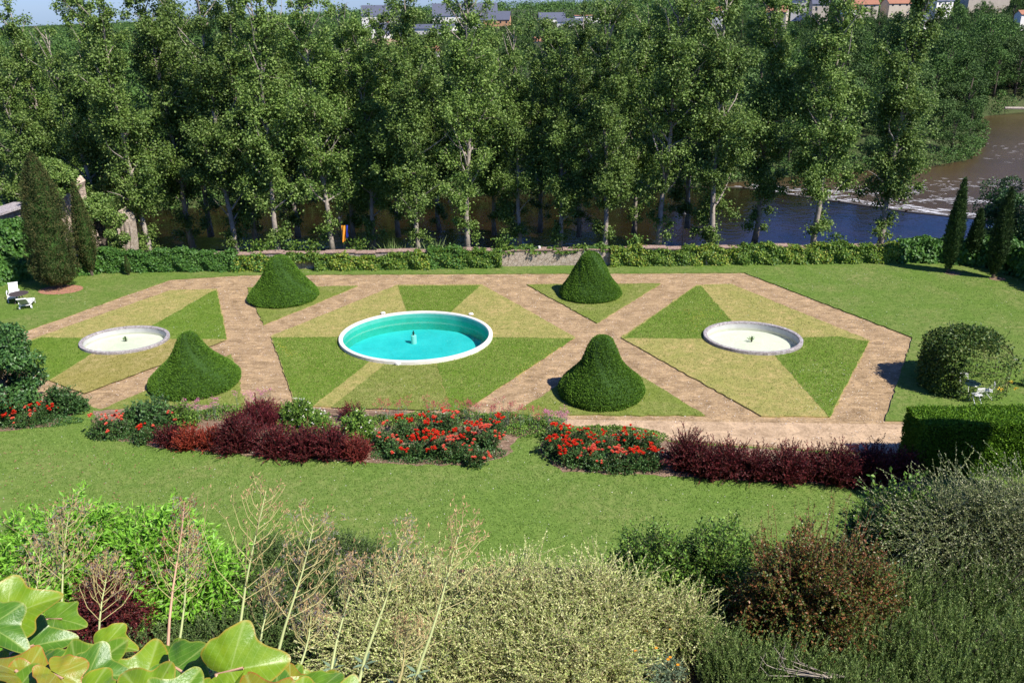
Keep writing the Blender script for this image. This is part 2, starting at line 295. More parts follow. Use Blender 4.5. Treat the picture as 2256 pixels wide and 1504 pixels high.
    def mesh(s, name, mats, smooth=False):
        faces = []; mid = []
        if s.Q: faces.append(np.concatenate(s.Q)); mid.append(np.concatenate(s.QM))
        if s.T: faces.append(np.concatenate(s.T)); mid.append(np.concatenate(s.TM))
        return mesh_np(name, np.concatenate(s.V), faces, mats if isinstance(mats, list) else [mats], np.concatenate(mid), smooth)
    def build(s, name, mats, parent=None, loc=None, smooth=False):
        return link(name, s.mesh(name, mats, smooth), parent, loc)
def link(name, me, parent=None, loc=None):
    o = bpy.data.objects.new(name, me); COL.objects.link(o)
    if parent: o.parent = parent
    if loc is not None: o.location = loc
    return o
def empty(name, loc=(0, 0, 0), rz=0.0):
    o = bpy.data.objects.new(name, None); o.empty_display_size = 0.3; COL.objects.link(o); o.location = loc; o.rotation_euler = (0, 0, rz); return o
def copy_tree(o, parent=None):
    c = o.copy(); COL.objects.link(c); c.parent = parent
    for ch in list(o.children): copy_tree(ch, c)
    return c
def unit(n, up_bias=0.0):
    v = rs.randn(n, 3); v /= np.linalg.norm(v, axis=1, keepdims=True)
    v[:, 2] += up_bias; return v / np.linalg.norm(v, axis=1, keepdims=True)
TURF = []
def slab(name, polys, z, m, thick=0.0, kind='structure', label=None, jag=0.0):
    """polys: list of closed outlines (first outer, rest holes) in world metres"""
    bm = bmesh.new(); edges = []
    for pl in polys:
        pp = []
        for i in range(len(pl)):
            a = Vector(pl[i]); b = Vector(pl[(i + 1) % len(pl)]); k = max(1, int((b - a).length / 0.35)) if jag else 1
            if jag and (b - a).length > 120: k = 1
            nrm = Vector((-(b - a).y, (b - a).x)).normalized()
            for q in range(k):
                p = a.lerp(b, q / k)
                if jag and q: p = p + nrm * rs.randn() * jag
                pp.append(p)
        vs_ = [bm.verts.new((p.x, p.y, z)) for p in pp]
        edges += [bm.edges.new((vs_[i], vs_[(i + 1) % len(vs_)])) for i in range(len(vs_))]
    r = bmesh.ops.triangle_fill(bm, use_beauty=False, use_dissolve=False, edges=edges)
    bmesh.ops.recalc_face_normals(bm, faces=bm.faces)
    for f in bm.faces:
        if f.normal.z < 0: f.normal_flip()
    if thick:
        bes = [e for e in bm.edges if len(e.link_faces) == 1]
        ex = bmesh.ops.extrude_edge_only(bm, edges=bes)
        for v in [g for g in ex['geom'] if isinstance(g, bmesh.types.BMVert)]: v.co.z -= thick
    me = bpy.data.meshes.new(name); bm.to_mesh(me); bm.free(); me.materials.append(m)
    if name in ('lawn', 'lawn_panel', 'gravel_path', 'sand_path', 'flower_bed'): TURF.append((name, polys, z, m.name))
    o = link(name, me); tag(o, label, None, None, kind); return o
def ell(c, ax, rot, sh=0.0, n=72):
    ca, sa = math.cos(R(rot)), math.sin(R(rot)); return [(c[0] + (ax[0] + sh) * math.cos(a) * ca - (ax[1] + sh) * math.sin(a) * sa, c[1] + (ax[0] + sh) * math.cos(a) * sa + (ax[1] + sh) * math.sin(a) * ca) for a in np.arange(n) * 2 * PI / n]
BAS = {'m': ((-5.85, 47.7), (4.68, 4.22), -3), 'l': ((-23.65, 47.72), (2.63, 2.22), 0), 'r': ((14.45, 46.8), (2.90, 2.55), -15)}
def PX(l, z=0.0): return [G(x, y, z) for x, y in l]

# ------------------------------------------------------------ terrain, river
SH = [(-400, 104), (-67, 108), (-50.7, 106), (-32, 112.4), (-7.7, 114), (17.6, 117), (36, 124), (49, 129), (67, 133.5), (76, 139), (84, 150), (91, 166), (98, 182), (105, 193.7), (120, 201.5), (200, 225), (500, 300)]
def shore(x): return float(np.interp(x, [a for a, b in SH], [b for a, b in SH]))
def shore_v(x): return np.interp(x, [a for a, b in SH], [b for a, b in SH])
DD = [(-.6, [(0, -6), (120, -5), (200, -5), (400, -6), (700, -8), (1800, -22)]),
      (-.05, [(0, -6), (120, -5), (250, -5), (350, -4), (430, -1.2), (470, 2), (540, 7.5), (700, 12.0), (1800, 6)]),
      (.28, [(0, -6), (130, -5), (220, -2.0), (300, 0), (380, 4), (470, 8.5), (560, 13), (700, 15.5), (1800, 12)]),
      (.6, [(0, -6), (150, -5), (240, -1), (320, 3), (380, 8), (440, 13), (480, 15), (600, 16), (1800, 14)])]
def hgt(x, y):
    x = np.asarray(x, float); y = np.asarray(y, float); u = x / np.maximum(y, 1)
    hs = [np.interp(y, [a for a, b in t], [b for a, b in t]) for _, t in DD]; us = [a for a, _ in DD]
    h = hs[0].copy()
    for i in range(3):
        f = np.clip((u - us[i]) / (us[i + 1] - us[i]), 0, 1); h = np.where(u > us[i], hs[i] * (1 - f) + hs[i + 1] * f, h)
    sd = y - shore_v(x)
    f = np.clip(sd / 7 + .35, 0, 1); h = np.where(sd < 7, -8 + (h + 8) * (f * f * (3 - 2 * f)), h)
    return h + np.where(sd > 8, 0.5 * np.sin(x * .11) * np.cos(y * .09), 0)
xs = np.concatenate([np.arange(-1200, -200, 40), np.arange(-200, 280, 4), np.arange(280, 1300, 40)])
ys = np.concatenate([np.arange(86, 240, 3), np.arange(240, 480, 8), np.arange(480, 2000, 60)])
X_, Y_ = np.meshgrid(xs, ys); Z_ = hgt(X_, Y_)
nx, ny = len(xs), len(ys); ii = np.arange(ny - 1)[:, None] * nx; jj = np.arange(nx - 1)[None]
me = mesh_np('hills', np.stack([X_, Y_, Z_], -1).reshape(-1, 3), [np.stack([ii + jj, ii + jj + 1, ii + nx + jj + 1, ii + nx + jj], -1).reshape(-1, 4)], [M['bank']], None, True)
tag(link('hills', me), kind='structure')
# river
m, n, p = newmat('river_water'); g = N(n, 'ShaderNodeNewGeometry')
t = noise(n, 0.9, 4, 0.6, g.outputs['Position']); t2 = noise(n, 0.16, 4, 0.6, g.outputs['Position'])
r = ramp(n, t2.outputs[0], [(0.35, (0.006, 0.004, 0.002)), (0.65, (0.018, 0.010, 0.005))]); n.links.new(r.outputs[0], p.inputs['Base Color'])
p.inputs['Roughness'].default_value = 0.04; p.inputs['IOR'].default_value = 1.33; p.inputs['Specular IOR Level'].default_value = 0.5
bn = N(n, 'ShaderNodeBump'); bn.inputs['Strength'].default_value = 0.22; bn.inputs['Distance'].default_value = 0.25
n.links.new(t.outputs[0], bn.inputs['Height']); n.links.new(bn.outputs[0], p.inputs['Normal'])
# below and above the weir
WC = [(20, 121), (33.4, 119.2), (38, 114.5), (43.6, 109.6), (49.8, 103.6), (54.5, 100.5), (64, 96), (80, 90)]
slab('river_water', [[(-600, 64), (66, 64), (72, 93)] + WC[-2::-1] + [(20, 125), (-600, 135)]], -6.0, m)
m3, n3, p3 = newmat('rough_river_water'); g3 = N(n3, 'ShaderNodeNewGeometry'); t3 = noise(n3, 1.3, 6, 0.75, g3.outputs['Position'])
r3 = ramp(n3, noise(n3, 0.06, 3, 0.5, g3.outputs['Position']).outputs[0], [(0.35, (0.062, 0.037, 0.017)), (0.65, (0.088, 0.054, 0.026))]); n3.links.new(r3.outputs[0], p3.inputs['Base Color'])
p3.inputs['Roughness'].default_value = 0.10; p3.inputs['IOR'].default_value = 1.33
b3 = N(n3, 'ShaderNodeBump'); b3.inputs['Strength'].default_value = 0.5; b3.inputs['Distance'].default_value = 0.3
n3.links.new(t3.outputs[0], b3.inputs['Height']); n3.links.new(b3.outputs[0], p3.inputs['Normal'])
slab('river_water', [[(19, 121.6)] + [(a, b + .6) for a, b in WC[1:]] + [(600, 90), (600, 420), (180, 320), (100, 250), (19, 150)]], -6.25, m3)
# weir: a low stone sill across the river, and its foam
b = Bag()
wp = [Vector(q) for q in WC]
for i in range(len(wp) - 1):
    a, c = wp[i], wp[i + 1]; mid = (a + c) / 2; L_ = (c - a).length
    b.box((mid.x, mid.y + .3, -6.32), (L_ + .3, .7, .78), 0, math.atan2(c.y - a.y, c.x - a.x))
o = b.build('weir', [plain('wet_weir_stone', (0.10, 0.085, 0.06), 0.4, var=0.3)])
tag(o, 'low stone weir slanting across the brown river', 'weir')
b = Bag()
FS = [(33.5, 119.5, 6, 7, 620), (37, 115.5, 3, 5, 250), (44.5, 111.5, 3, 4, 330), (48, 108, 2, 4.5, 160), (53, 105.8, 4, 5, 620), (58, 103.5, 5, 5, 420), (47, 117, 11, 4, 320), (62, 111, 12, 3, 420), (68, 120, 16, 6, 260), (90, 150, 22, 18, 240), (75, 105, 10, 3, 260)]
for fx, fy, sx_, sy_, k in FS:
    px_ = fx + rs.randn(k) * sx_ * .5; st = rs.rand(k) ** 1.7 * sy_
    lx, ly = px_, np.interp(px_, [q[0] for q in WC], [q[1] for q in WC]) + .9 + st if fy < 110 or fx < 46 else fy + rs.randn(k) * sy_ * .4
    ly = ly + 0.5 * np.sin(lx * 2.1 + st * 3)
    keep = (np.sin(lx * 1.7 + ly * .6) + np.sin(ly * 2.3 - lx * .5) + rs.randn(k) * .5) > -.3
    keep &= ly < shore_v(lx) - 1
    lx, ly = lx[keep], ly[keep]; kk = len(lx)
    D_ = np.stack([np.ones(kk), rs.randn(kk) * .18 - .38, np.zeros(kk)], 1)
    b.leaves(np.stack([lx, ly, np.full(kk, -6.2) + rs.rand(kk) * .03], 1), D_, np.tile([0, 0, 1.], (kk, 1)), .35 + rs.rand(kk) ** 2 * 1.6, .05 + rs.rand(kk) * .10, 0, 0)
tag(b.build('river_foam', [M['foam']]), 'white foam streaks on the brown water beyond the weir', 'foam', kind='stuff')

# ------------------------------------------------------------ garden ground
# raised garden plateau: gravel sheet over an earth mass that ends behind the wall
slab('gravel_path', [[(-90, 16), (70, 16), (70, 64.2), (-90, 64.2)]] + [ell(*BAS[k], -.12) for k in 'mlr'], 0.0, M['gravel'], 6.5)
slab('river_bank', [[(-200, 64.3), (66, 64.3), (66, 76), (30, 77), (20, 79), (-20, 81), (-200, 84)]], -3.5, M['bank'], 4)
# terrace in front of the camera and the bank that falls to the lawn
tx = np.arange(-60, 62, 2.0); prof = [(-8, 8.4), (4, 8.5), (9, 8.5), (12.5, 8.45), (14.2, 8.2), (15.5, 7.0), (17, 4.2), (19.5, 1.2), (22, .25), (24, -.2)]
V = np.array([(x, y, z + (0.15 * math.sin(x * .9 + y) if z > 1 else 0)) for y, z in prof for x in tx]); nx = len(tx); ny = len(prof)
ii = np.arange(ny - 1)[:, None] * nx; jj = np.arange(nx - 1)[None]
tag(link('terrace_ground', mesh_np('terrace_ground', V, [np.stack([ii + jj, ii + jj + 1, ii + nx + jj + 1, ii + nx + jj], -1).reshape(-1, 4)], [M['terrace']], None, True)), kind='structure')
LZ = 0.07
oct_in = PX([(-260, 838), (85, 720), (375, 617), (540, 607), (1128, 604), (1640, 602), (2010, 745), (1950, 928)])
far_l = oct_in + PX([(2036, 931), (2500, 940)]) + [(40, 37), (48, 40), (48, 63.4), (-62, 63.4), (-62, 44)]
slab('lawn', [far_l], LZ, M['lawn'], .09, jag=.035)
slab('lawn', [PX([(-500, 900), (0, 893), (186, 893), (232, 906), (700, 912), (1245, 937), (1445, 970), (1700, 990), (2010, 1006), (2400, 1024)]) + [(48, 30), (48, 19), (-48, 19), (-48, 36)]], LZ, M['lawn_near'], .09, jag=.035)
slab('sand_path', [PX([(1040, 921), (1245, 924), (2060, 936), (2500, 945), (2500, 1030), (2010, 1002), (1440, 966), (1240, 934)])], 0.012, M['sand'])
# left panel round its basin
slab('lawn_panel', [PX([(478, 638), (500, 748), (185, 867), (105, 838), (20, 800), (30, 762), (90, 742), (375, 641)]), ell(*BAS['l'], -.1)], LZ, M['lawn_dry'], .09, jag=.035)
def wedge(outer, cl, cf, key, mat, z=LZ + .006):
    """a wedge of turf from the outer corners to an arc along the basin rim"""
    c, ax, rot = BAS[key]; ra_ = R(rot)
    def ang(p): x, y = p[0] - c[0], p[1] - c[1]; xr, yr = x * math.cos(ra_) + y * math.sin(ra_), -x * math.sin(ra_) + y * math.cos(ra_); return math.atan2(yr / ax[1], xr / ax[0])
    a0, a1 = ang(G(*cl, LZ)), ang(G(*cf, LZ)); d = math.remainder(a1 - a0, 2 * PI); k = 14
    arc = []
    for q in range(k + 1):
        a = a0 + d * q / k; x, y = (ax[0] - .08) * math.cos(a), (ax[1] - .08) * math.sin(a); arc.append((c[0] + x * math.cos(ra_) - y * math.sin(ra_), c[1] + x * math.sin(ra_) + y * math.cos(ra_)))
    slab('lawn_panel', [PX(outer, LZ) + arc], z, mat, jag=.03)
wedge([(470, 640.5), (477.5, 639.5), (499, 747)], (356, 747), (345, 712), 'l', M['lawn_green'])
wedge([(499, 749), (186, 866), (112, 838)], (214, 775), (356, 749), 'l', M['lawn_brown'])
wedge([(110, 837), (22, 799), (32, 763), (92, 743)], (184, 744), (212, 775), 'l', M['lawn_green'])
wedge([(876, 629.8), (1058, 628.8)], (1003, 682), (893, 680), 'm', M['lawn_green'])
wedge([(1265, 745), (1022, 904), (992, 903.5)], (960, 797), (1066, 743), 'm', M['lawn_green'])
wedge([(690, 894), (654, 894), (598.5, 743)], (757, 742), (812, 797), 'm', M['lawn_green'])
wedge([(991, 903.5), (800, 899), (730, 896.5)], (850, 801), (959, 797), 'm', M['lawn_mid'])
wedge([(1370, 745), (1534, 630), (1545, 630)], (1608, 706), (1562, 745), 'r', M['lawn_green'])
wedge([(1845, 741), (1914, 752), (1827, 919)], (1702, 779), (1755, 744), 'r', M['lawn_green'])
slab('lawn_panel', [PX([(545, 635), (788, 631), (580, 717)])], LZ, M['lawn_mid'], .09, jag=.035)
slab('lawn_panel', [PX([(510, 782), (541, 893), (225, 903)])], LZ, M['lawn_mid'], .09, jag=.035)
# centre panel
slab('lawn_panel', [PX([(875, 629), (1062, 628), (1267, 745), (1022, 905), (652, 895), (597, 742)]), ell(*BAS['m'], -.1)], LZ, M['lawn_dry'], .09, jag=.035)
slab('lawn_panel', [PX([(1160, 628), (1455, 626), (1315, 713)])], LZ, M['lawn_mid'], .09, jag=.035)
slab('lawn_panel', [PX([(1130, 914), (1553, 917), (1335, 783)])], LZ, M['lawn_mid'], .09, jag=.035)
# right panel
slab('lawn_panel', [PX([(1535, 629), (1610, 627), (1916, 752), (1828, 920), (1677, 918), (1368, 745)]), ell(*BAS['r'], -.1)], LZ, M['lawn_dry'], .09, jag=.035)
# flower bed soil
slab('flower_bed', [PX([(-300, 880), (-60, 872), (182, 876), (196, 893), (110, 940), (0, 950), (-300, 965)], LZ)], LZ + .010, M['soil'], jag=.05)
slab('flower_bed', [PX([(205, 905), (420, 890), (1100, 915), (1240, 935), (1140, 965), (1118, 1003), (1045, 1026), (850, 1020), (700, 1012), (560, 1003), (350, 987), (215, 962)], LZ)], LZ + .010, M['soil'], jag=.06)
slab('flower_bed', [PX([(1195, 955), (1240, 938), (1460, 968), (1500, 978), (2000, 1008), (2060, 1040), (2000, 1085), (1800, 1066), (1500, 1050), (1240, 1040), (1192, 1000)], LZ)], LZ + .010, M['soil'], jag=.06)
# short grass blades standing on every lawn, and loose stones on the paths
def inpoly(x, y, pl):
    c = np.zeros(len(x), bool); n = len(pl)
    for i in range(n):
        (x1, y1), (x2, y2) = pl[i], pl[(i + 1) % n]
        if y1 == y2: continue
        k = (y1 > y) != (y2 > y); c ^= k & (x < (x2 - x1) * (y - y1) / (y2 - y1) + x1)
    return c
GR = {'lawn_grass': ('grass_blade', [(0.072, 0.135, 0.016), (0.155, 0.250, 0.038), (0.27, 0.36, 0.09)], 65), 'near_lawn_grass': ('near_grass_blade', [(0.080, 0.150, 0.018), (0.170, 0.275, 0.045), (0.30, 0.40, 0.11)], 190),
      'dry_lawn_grass': ('dry_grass_blade', [(0.18, 0.19, 0.045), (0.34, 0.33, 0.11), (0.50, 0.45, 0.19)], 110), 'straw_lawn_grass': ('straw_grass_blade', [(0.14, 0.14, 0.03), (0.28, 0.25, 0.06), (0.40, 0.34, 0.12)], 110),
      'lush_lawn_grass': ('lush_grass_blade', [(0.075, 0.135, 0.014), (0.16, 0.245, 0.03), (0.27, 0.34, 0.07)], 130), 'mown_lawn_grass': ('mown_grass_blade', [(0.08, 0.12, 0.015), (0.17, 0.215, 0.035), (0.28, 0.31, 0.08)], 110)}
GB = {}
for ti, (nm, polys, z, mn) in enumerate(TURF):
    pl = np.array(polys[0]); x0, y0 = np.maximum(pl.min(0), (-42, 20.5)); x1, y1 = np.minimum(pl.max(0), (40, 64)); ar = (x1 - x0) * (y1 - y0)
    stone = mn not in GR; dens = 34 if mn == 'earth_gravel' else 20
    n = int(ar * (dens if stone else GR[mn][2])); x = rs.uniform(x0, x1, n); y = rs.uniform(y0, y1, n)
    k = np.abs(x / y) < .70 + .0 * x; k &= inpoly(x, y, polys[0])
    for h in polys[1:]: k &= ~inpoly(x, y, h)
    x, y = x[k], y[k]
    for (n2, p2_, z2, _) in TURF[ti + 1:]:
        if z2 > z - .001: q_ = inpoly(x, y, p2_[0]); x, y = x[~q_], y[~q_]
    n = len(x)
    if stone:
        if nm == 'flower_bed': dz = z
        b = GB.setdefault('stone', Bag()); s_ = .018 + rs.rand(n) ** 3 * .05; b.leaves(np.stack([x, y, np.full(n, z + .012)], 1), np.stack([rs.randn(n), rs.randn(n), rs.rand(n) * .3], 1), np.tile([0, 0, 1.], (n, 1)) + rs.randn(n, 3) * .25, s_ * 1.3, s_, 0, .3)
    else:
        b = GB.setdefault(mn, Bag()); hh = (.035 + .05 * rs.rand(n)) * (1.25 if 'lush' in mn else 1); D = np.stack([rs.randn(n) * .5, rs.randn(n) * .5, np.full(n, 1.0)], 1)
        b.leaves(np.stack([x, y, np.full(n, z - .005)], 1), D, np.stack([rs.randn(n), rs.randn(n) - .6, np.full(n, .8)], 1), hh, .02 + rs.rand(n) * .02, 0, 0)
GL = {'lawn_grass': 'short green grass of the outer lawn', 'near_lawn_grass': 'short green grass of the lawn nearest the viewer', 'dry_lawn_grass': 'pale dry grass of the parterre panels', 'straw_lawn_grass': 'brownish straw grass of the left parterre panel', 'lush_lawn_grass': 'lush green grass of the darker wedges', 'mown_lawn_grass': 'mown green grass in the triangles round the topiaries'}
for mn, b in GB.items():
    if mn == 'stone': tag(b.build('loose_stones', [leafmat('stone_chip', [(0.30, 0.20, 0.14), (0.52, 0.40, 0.31), (0.80, 0.72, 0.64)], .9, .1, 0, 0)]), 'pale stone chips strewn on the paths and beds', kind='stuff')
    else: tag(b.build('grass', [leafmat(GR[mn][0], GR[mn][1], .7, .2, .25, 0)]), GL[mn], kind='stuff')
# daisies and yellow hawkbit on the grass
b = Bag(); P = []
for k, (x0, x1, y0, y1) in ((1500, (0, 1900, 960, 1240)), (700, (1500, 2250, 590, 740)), (220, (360, 495, 650, 745)), (260, (1740, 1900, 800, 910)), (200, (1640, 1980, 590, 640)), (120, (0, 200, 620, 680)), (60, (1130, 1500, 860, 910)), (200, (400, 1100, 590, 600)), (90, (800, 1200, 830, 890))):
    for _ in range(k):
        q = G(random.uniform(x0, x1), random.uniform(y0, y1), LZ); P.append((q[0], q[1], LZ + .035))
P = np.array(P); sz = .014 + rs.rand(len(P)) ** 4 * .04
b.leaves(P - np.stack([sz / 2, sz * 0, sz * 0], 1), np.tile([1., 0, 0], (len(P), 1)), np.tile([0, -.2, 1.], (len(P), 1)), sz, sz, 0, 0)
tag(b.build('daisies', [M['whitepetal']]), 'tiny white daisies sprinkled over the mown grass', 'daisies', kind='stuff')
b = Bag(); P = []
for k, pts in ((110, [(1480, 690), (1560, 655), (1600, 700), (1520, 740)]), (60, [(1150, 790), (1240, 750), (1180, 830), (1120, 860)]), (50, [(600, 745), (680, 790), (640, 800), (615, 760)])):
    for _ in range(k):
        wts = np.random.RandomState(_ * 7 + k).dirichlet([1] * 4); x = sum(a * q[0] for a, q in zip(wts, pts)); y = sum(a * q[1] for a, q in zip(wts, pts))
        q = G(x, y, LZ); P.append((q[0], q[1], LZ + .06))
P = np.array(P)
b.leaves(P, np.tile([1., 0, 0], (len(P), 1)), np.tile([0, -.4, 1.], (len(P), 1)), .032, .03, 0, 0)
tag(b.build('hawkbit', [M['yellowpetal']]), 'tiny yellow flowers dotted in the greener lawn wedges', 'yellow flowers', kind='stuff')
# dead leaves on the near lawn
b = Bag(); P = []
for _ in range(150):
    q = G(abs(random.gauss(0, 260)), random.uniform(980, 1130), LZ); P.append((q[0], q[1], LZ + .02))
P = np.array(P); b.leaves(P, unit(len(P)) * [1, 1, .15], np.tile([0, 0, 1.], (len(P), 1)), .09, .07, 0, .2)
tag(b.build('fallen_leaves', [M['coralpetal'] if False else plain('brown_dead_leaf', (0.30, 0.15, 0.09), 0.9)]), 'scattered brown fallen leaves on the grass at left', 'leaves', kind='stuff')

# ------------------------------------------------------------ pool and basins
def basin(name, c, ax, rot, rimw, rimh, depth, wz, mats, label, cat, sides=96, nozzle=True):
    root = empty(name, (c[0], c[1], 0), R(rot)); tag(root, label, cat)
    ox, oy = ax; 
    def ring(prof, nm, mat, smooth=True):
        b = Bag(); m_ = len(prof); an = np.arange(sides) * 2 * PI / sides
        V = np.concatenate([np.stack([(ox + q[0]) * np.cos(an), (oy + q[0]) * np.sin(an), np.full(sides, q[1])], 1) for q in prof])
        i = np.arange(m_ - 1)[:, None] * sides; j = np.arange(sides)[None]; k = (j + 1) % sides
        b.add(V, np.stack([i + j, i + k, i + sides + k, i + sides + j], -1).reshape(-1, 4))
        return b.build(nm, [mat], root, smooth=smooth)
    ring([(-rimw, rimh - .12), (-rimw, rimh - .02), (-rimw + .02, rimh), (-.02, rimh), (0, rimh - .02), (0, -.1)], 'rim', mats[0], False)
    ring([(-rimw + .004, rimh - .05), (-rimw + .004, -depth)], 'inner_wall', mats[1])
    def disc(z, nm, mat, sh):
        b = Bag(); an = np.arange(sides) * 2 * PI / sides
        V = np.stack([(ox + sh) * np.cos(an), (oy + sh) * np.sin(an), np.full(sides, z)], 1)
        b.V.append(np.concatenate([V, [[0, 0, z]]])); j = np.arange(sides); b.T.append(np.stack([j, (j + 1) % sides, np.full(sides, sides)], 1)); b.TM.append(np.zeros(sides)); b.n += sides + 1
        return b.build(nm, [mat], root)
    disc(-depth, 'floor', mats[2], -rimw + .01)
    if wz is not None: disc(wz, 'water', mats[3], -rimw + .001)
    return root
def paint(name, stops, scale, stains):
    m, n, p = newmat(name); g = N(n, 'ShaderNodeNewGeometry'); t = noise(n, scale, 6, 0.7, g.outputs['Position'])
    r = ramp(n, t.outputs[0], stops); st = noise(n, scale * 3.1, 7, 0.8, g.outputs['Position'], 1.0)
    q = ramp(n, st.outputs[0], [(0.55, (0, 0, 0)), (0.72, (0.6, 0.6, 0.6))]); c = mixc(n, q.outputs[0], r.outputs[0], stains)
    n.links.new(c, p.inputs['Base Color']); p.inputs['Roughness'].default_value = 0.8; return m
M['pool_wall'] = paint('pool_wall_paint', [(0.3, (0.04, 0.34, 0.24)), (0.7, (0.09, 0.46, 0.38))], 0.6, (0.04, 0.26, 0.20))
M['pool_floor'] = paint('pool_floor_paint', [(0.3, (0.04, 0.43, 0.46)), (0.7, (0.11, 0.60, 0.62))], 0.35, (0.05, 0.33, 0.30))
M['basin_wall'] = paint('basin_wall_plaster', [(0.3, (0.40, 0.40, 0.40)), (0.7, (0.52, 0.52, 0.50))], 1.5, (0.30, 0.30, 0.24))
M['basin_floor'] = paint('basin_floor_plaster', [(0.3, (0.62, 0.64, 0.60)), (0.7, (0.74, 0.76, 0.72))], 0.7, (0.50, 0.50, 0.34))
def clearwater(name, tint, fres=1.33, bump=0.03):
    m = bpy.data.materials.new(name); m.use_nodes = True; n = m.node_tree; n.nodes.clear()
    o = N(n, 'ShaderNodeOutputMaterial'); tr = N(n, 'ShaderNodeBsdfTransparent'); tr.inputs[0].default_value = (*tint, 1)
    gl = N(n, 'ShaderNodeBsdfGlossy'); gl.inputs['Roughness'].default_value = 0.02
    fr = N(n, 'ShaderNodeFresnel'); fr.inputs[0].default_value = fres; ms = N(n, 'ShaderNodeMixShader')
    g = N(n, 'ShaderNodeNewGeometry'); t = noise(n, 3, 2, 0.5, g.outputs['Position']); bn = N(n, 'ShaderNodeBump'); bn.inputs['Strength'].default_value = bump
    n.links.new(t.outputs[0], bn.inputs['Height']); n.links.new(bn.outputs[0], gl.inputs['Normal']); n.links.new(bn.outputs[0], fr.inputs['Normal'])
    n.links.new(fr.outputs[0], ms.inputs[0]); n.links.new(tr.outputs[0], ms.inputs[1]); n.links.new(gl.outputs[0], ms.inputs[2]); n.links.new(ms.outputs[0], o.inputs[0]); return m
M['pool_water'] = clearwater('pool_clear_water', (0.55, 0.97, 0.95))
M['basin_water'] = clearwater('basin_clear_water', (0.93, 0.96, 0.88))
pool = basin('swimming_pool', (-5.85, 47.7), (4.68, 4.22), -3, .24, .28, .95, -.12, [M['white'], M['pool_wall'], M['pool_floor'], M['pool_water']], 'large round turquoise pool with a white rim in the centre of the garden', 'pool')
pl = basin('stone_basin', (-23.65, 47.72), (2.63, 2.22), 0, .21, .24, .26, -.12, [M['greystone'], M['basin_wall'], M['basin_floor'], M['basin_water']], 'shallow grey stone rimmed basin on the left lawn, near the loungers', 'basin')
pr = basin('stone_basin', (14.45, 46.8), (2.90, 2.55), -15, .22, .26, .30, -.12, [M['greystone'], M['basin_wall'], M['basin_floor'], M['basin_water']], 'shallow round stone basin with pale floor on the right lawn', 'basin')
# pool fountain pedestal
root = empty('fountain_jet', (G(912, 756, -.95)[0], G(912, 756, -.95)[1], -.95)); tag(root, 'small fountain jet on a pale pedestal in the turquoise pool', 'fountain')
b = Bag(); b.lathe([(.18, 0), (.18, .52), (.16, .56), (0, .56)], 20); b.build('pedestal', [M['white']], root)
b = Bag(); b.lathe([(.05, .56), (.05, .66), (.09, .7), (.04, .74), (.04, .84), (.0, .86)], 12); b.build('nozzle', [M['black']], root)
for (x, y), lab in (((277, 748), 'short nozzle standing in the left stone basin'), ((1656, 748), 'weedy nozzle standing in the right stone basin')):
    q = G(x, y, -.15); root = empty('fountain_nozzle', (q[0], q[1], -.28)); tag(root, lab, 'fountain')
    b = Bag(); b.lathe([(.05, 0), (.04, .28), (.025, .36), (0, .37)], 10); b.build('pipe', [M['black']], root)
    b = Bag(); k = 34; P = np.zeros((k, 3)); P[:, :2] = rs.randn(k, 2) * .09; P[:, 2] = .13 + rs.rand(k) * .05
    b.leaves(P, unit(k, .8), unit(k), .22, .035); b.build('weeds', [M['greenleaf']], root)
# stones lying at the pool's near edge
for x, y, s_ in ((877, 803, .16), (896, 802, .14), (844, 692, .13), (1038, 694, .13)):
    bm = bmesh.new(); bmesh.ops.create_icosphere(bm, subdivisions=2, radius=1)
    for v in bm.verts: v.co = Vector((v.co.x * s_ * 1.3, v.co.y * s_, v.co.z * s_ * .8)) * (1 + random.uniform(-.15, .15))
    me = bpy.data.meshes.new('stone'); bm.to_mesh(me); bm.free(); me.materials.append(M['white']); q = G(x, y, LZ)
    o = link('stone', me, loc=(q[0], q[1], LZ + s_ * .5))
    tag(o, {877: 'white stone on the grass just left under the pool rim', 896: 'smaller white stone on the grass beside another below the pool', 844: 'pale stone at the far left edge of the turquoise pool', 1038: 'pale stone at the far right edge of the turquoise pool'}[x], 'stone')
# ------------------------------------------------------------ far garden wall and the ivy on it
WY = 62.35
wallpts = [(-33.5, WY), (37.5, WY)]
b = Bag()
k = 90; X = np.linspace(-33.5, 37.5, k)
hh = 1.25 + .05 * np.sin(X * 1.3) + .03 * rs.randn(k)
front = np.stack([X, np.full(k, WY) + .02 * rs.randn(k), np.zeros(k)], 1); ft = np.stack([X, np.full(k, WY + .02), hh], 1)
bt = np.stack([X, np.full(k, WY + .62), hh], 1); bb = np.stack([X, np.full(k, WY + .62), np.full(k, -3.3)], 1)
V = np.concatenate([front, ft, bt, bb]); i = np.arange(k - 1)
b.add(V, np.concatenate([np.stack([i + a * k, i + 1 + a * k, i + 1 + (a + 1) * k, i + (a + 1) * k], 1) for a in range(3)]))
root = empty('garden_wall', (0, 0, 0)); tag(root, 'long low stone wall along the far end of the garden, partly under ivy', 'wall')
b.build('masonry', [M['wallstone']], root)
b = Bag()
for i in range(k - 1):
    xc = (X[i] + X[i + 1]) / 2; b.box((xc, WY + .34, max(hh[i], hh[i + 1]) + .035), (X[1] - X[0] - .01, .78, .07), 0)
b.build('coping', [M['coping']], root)
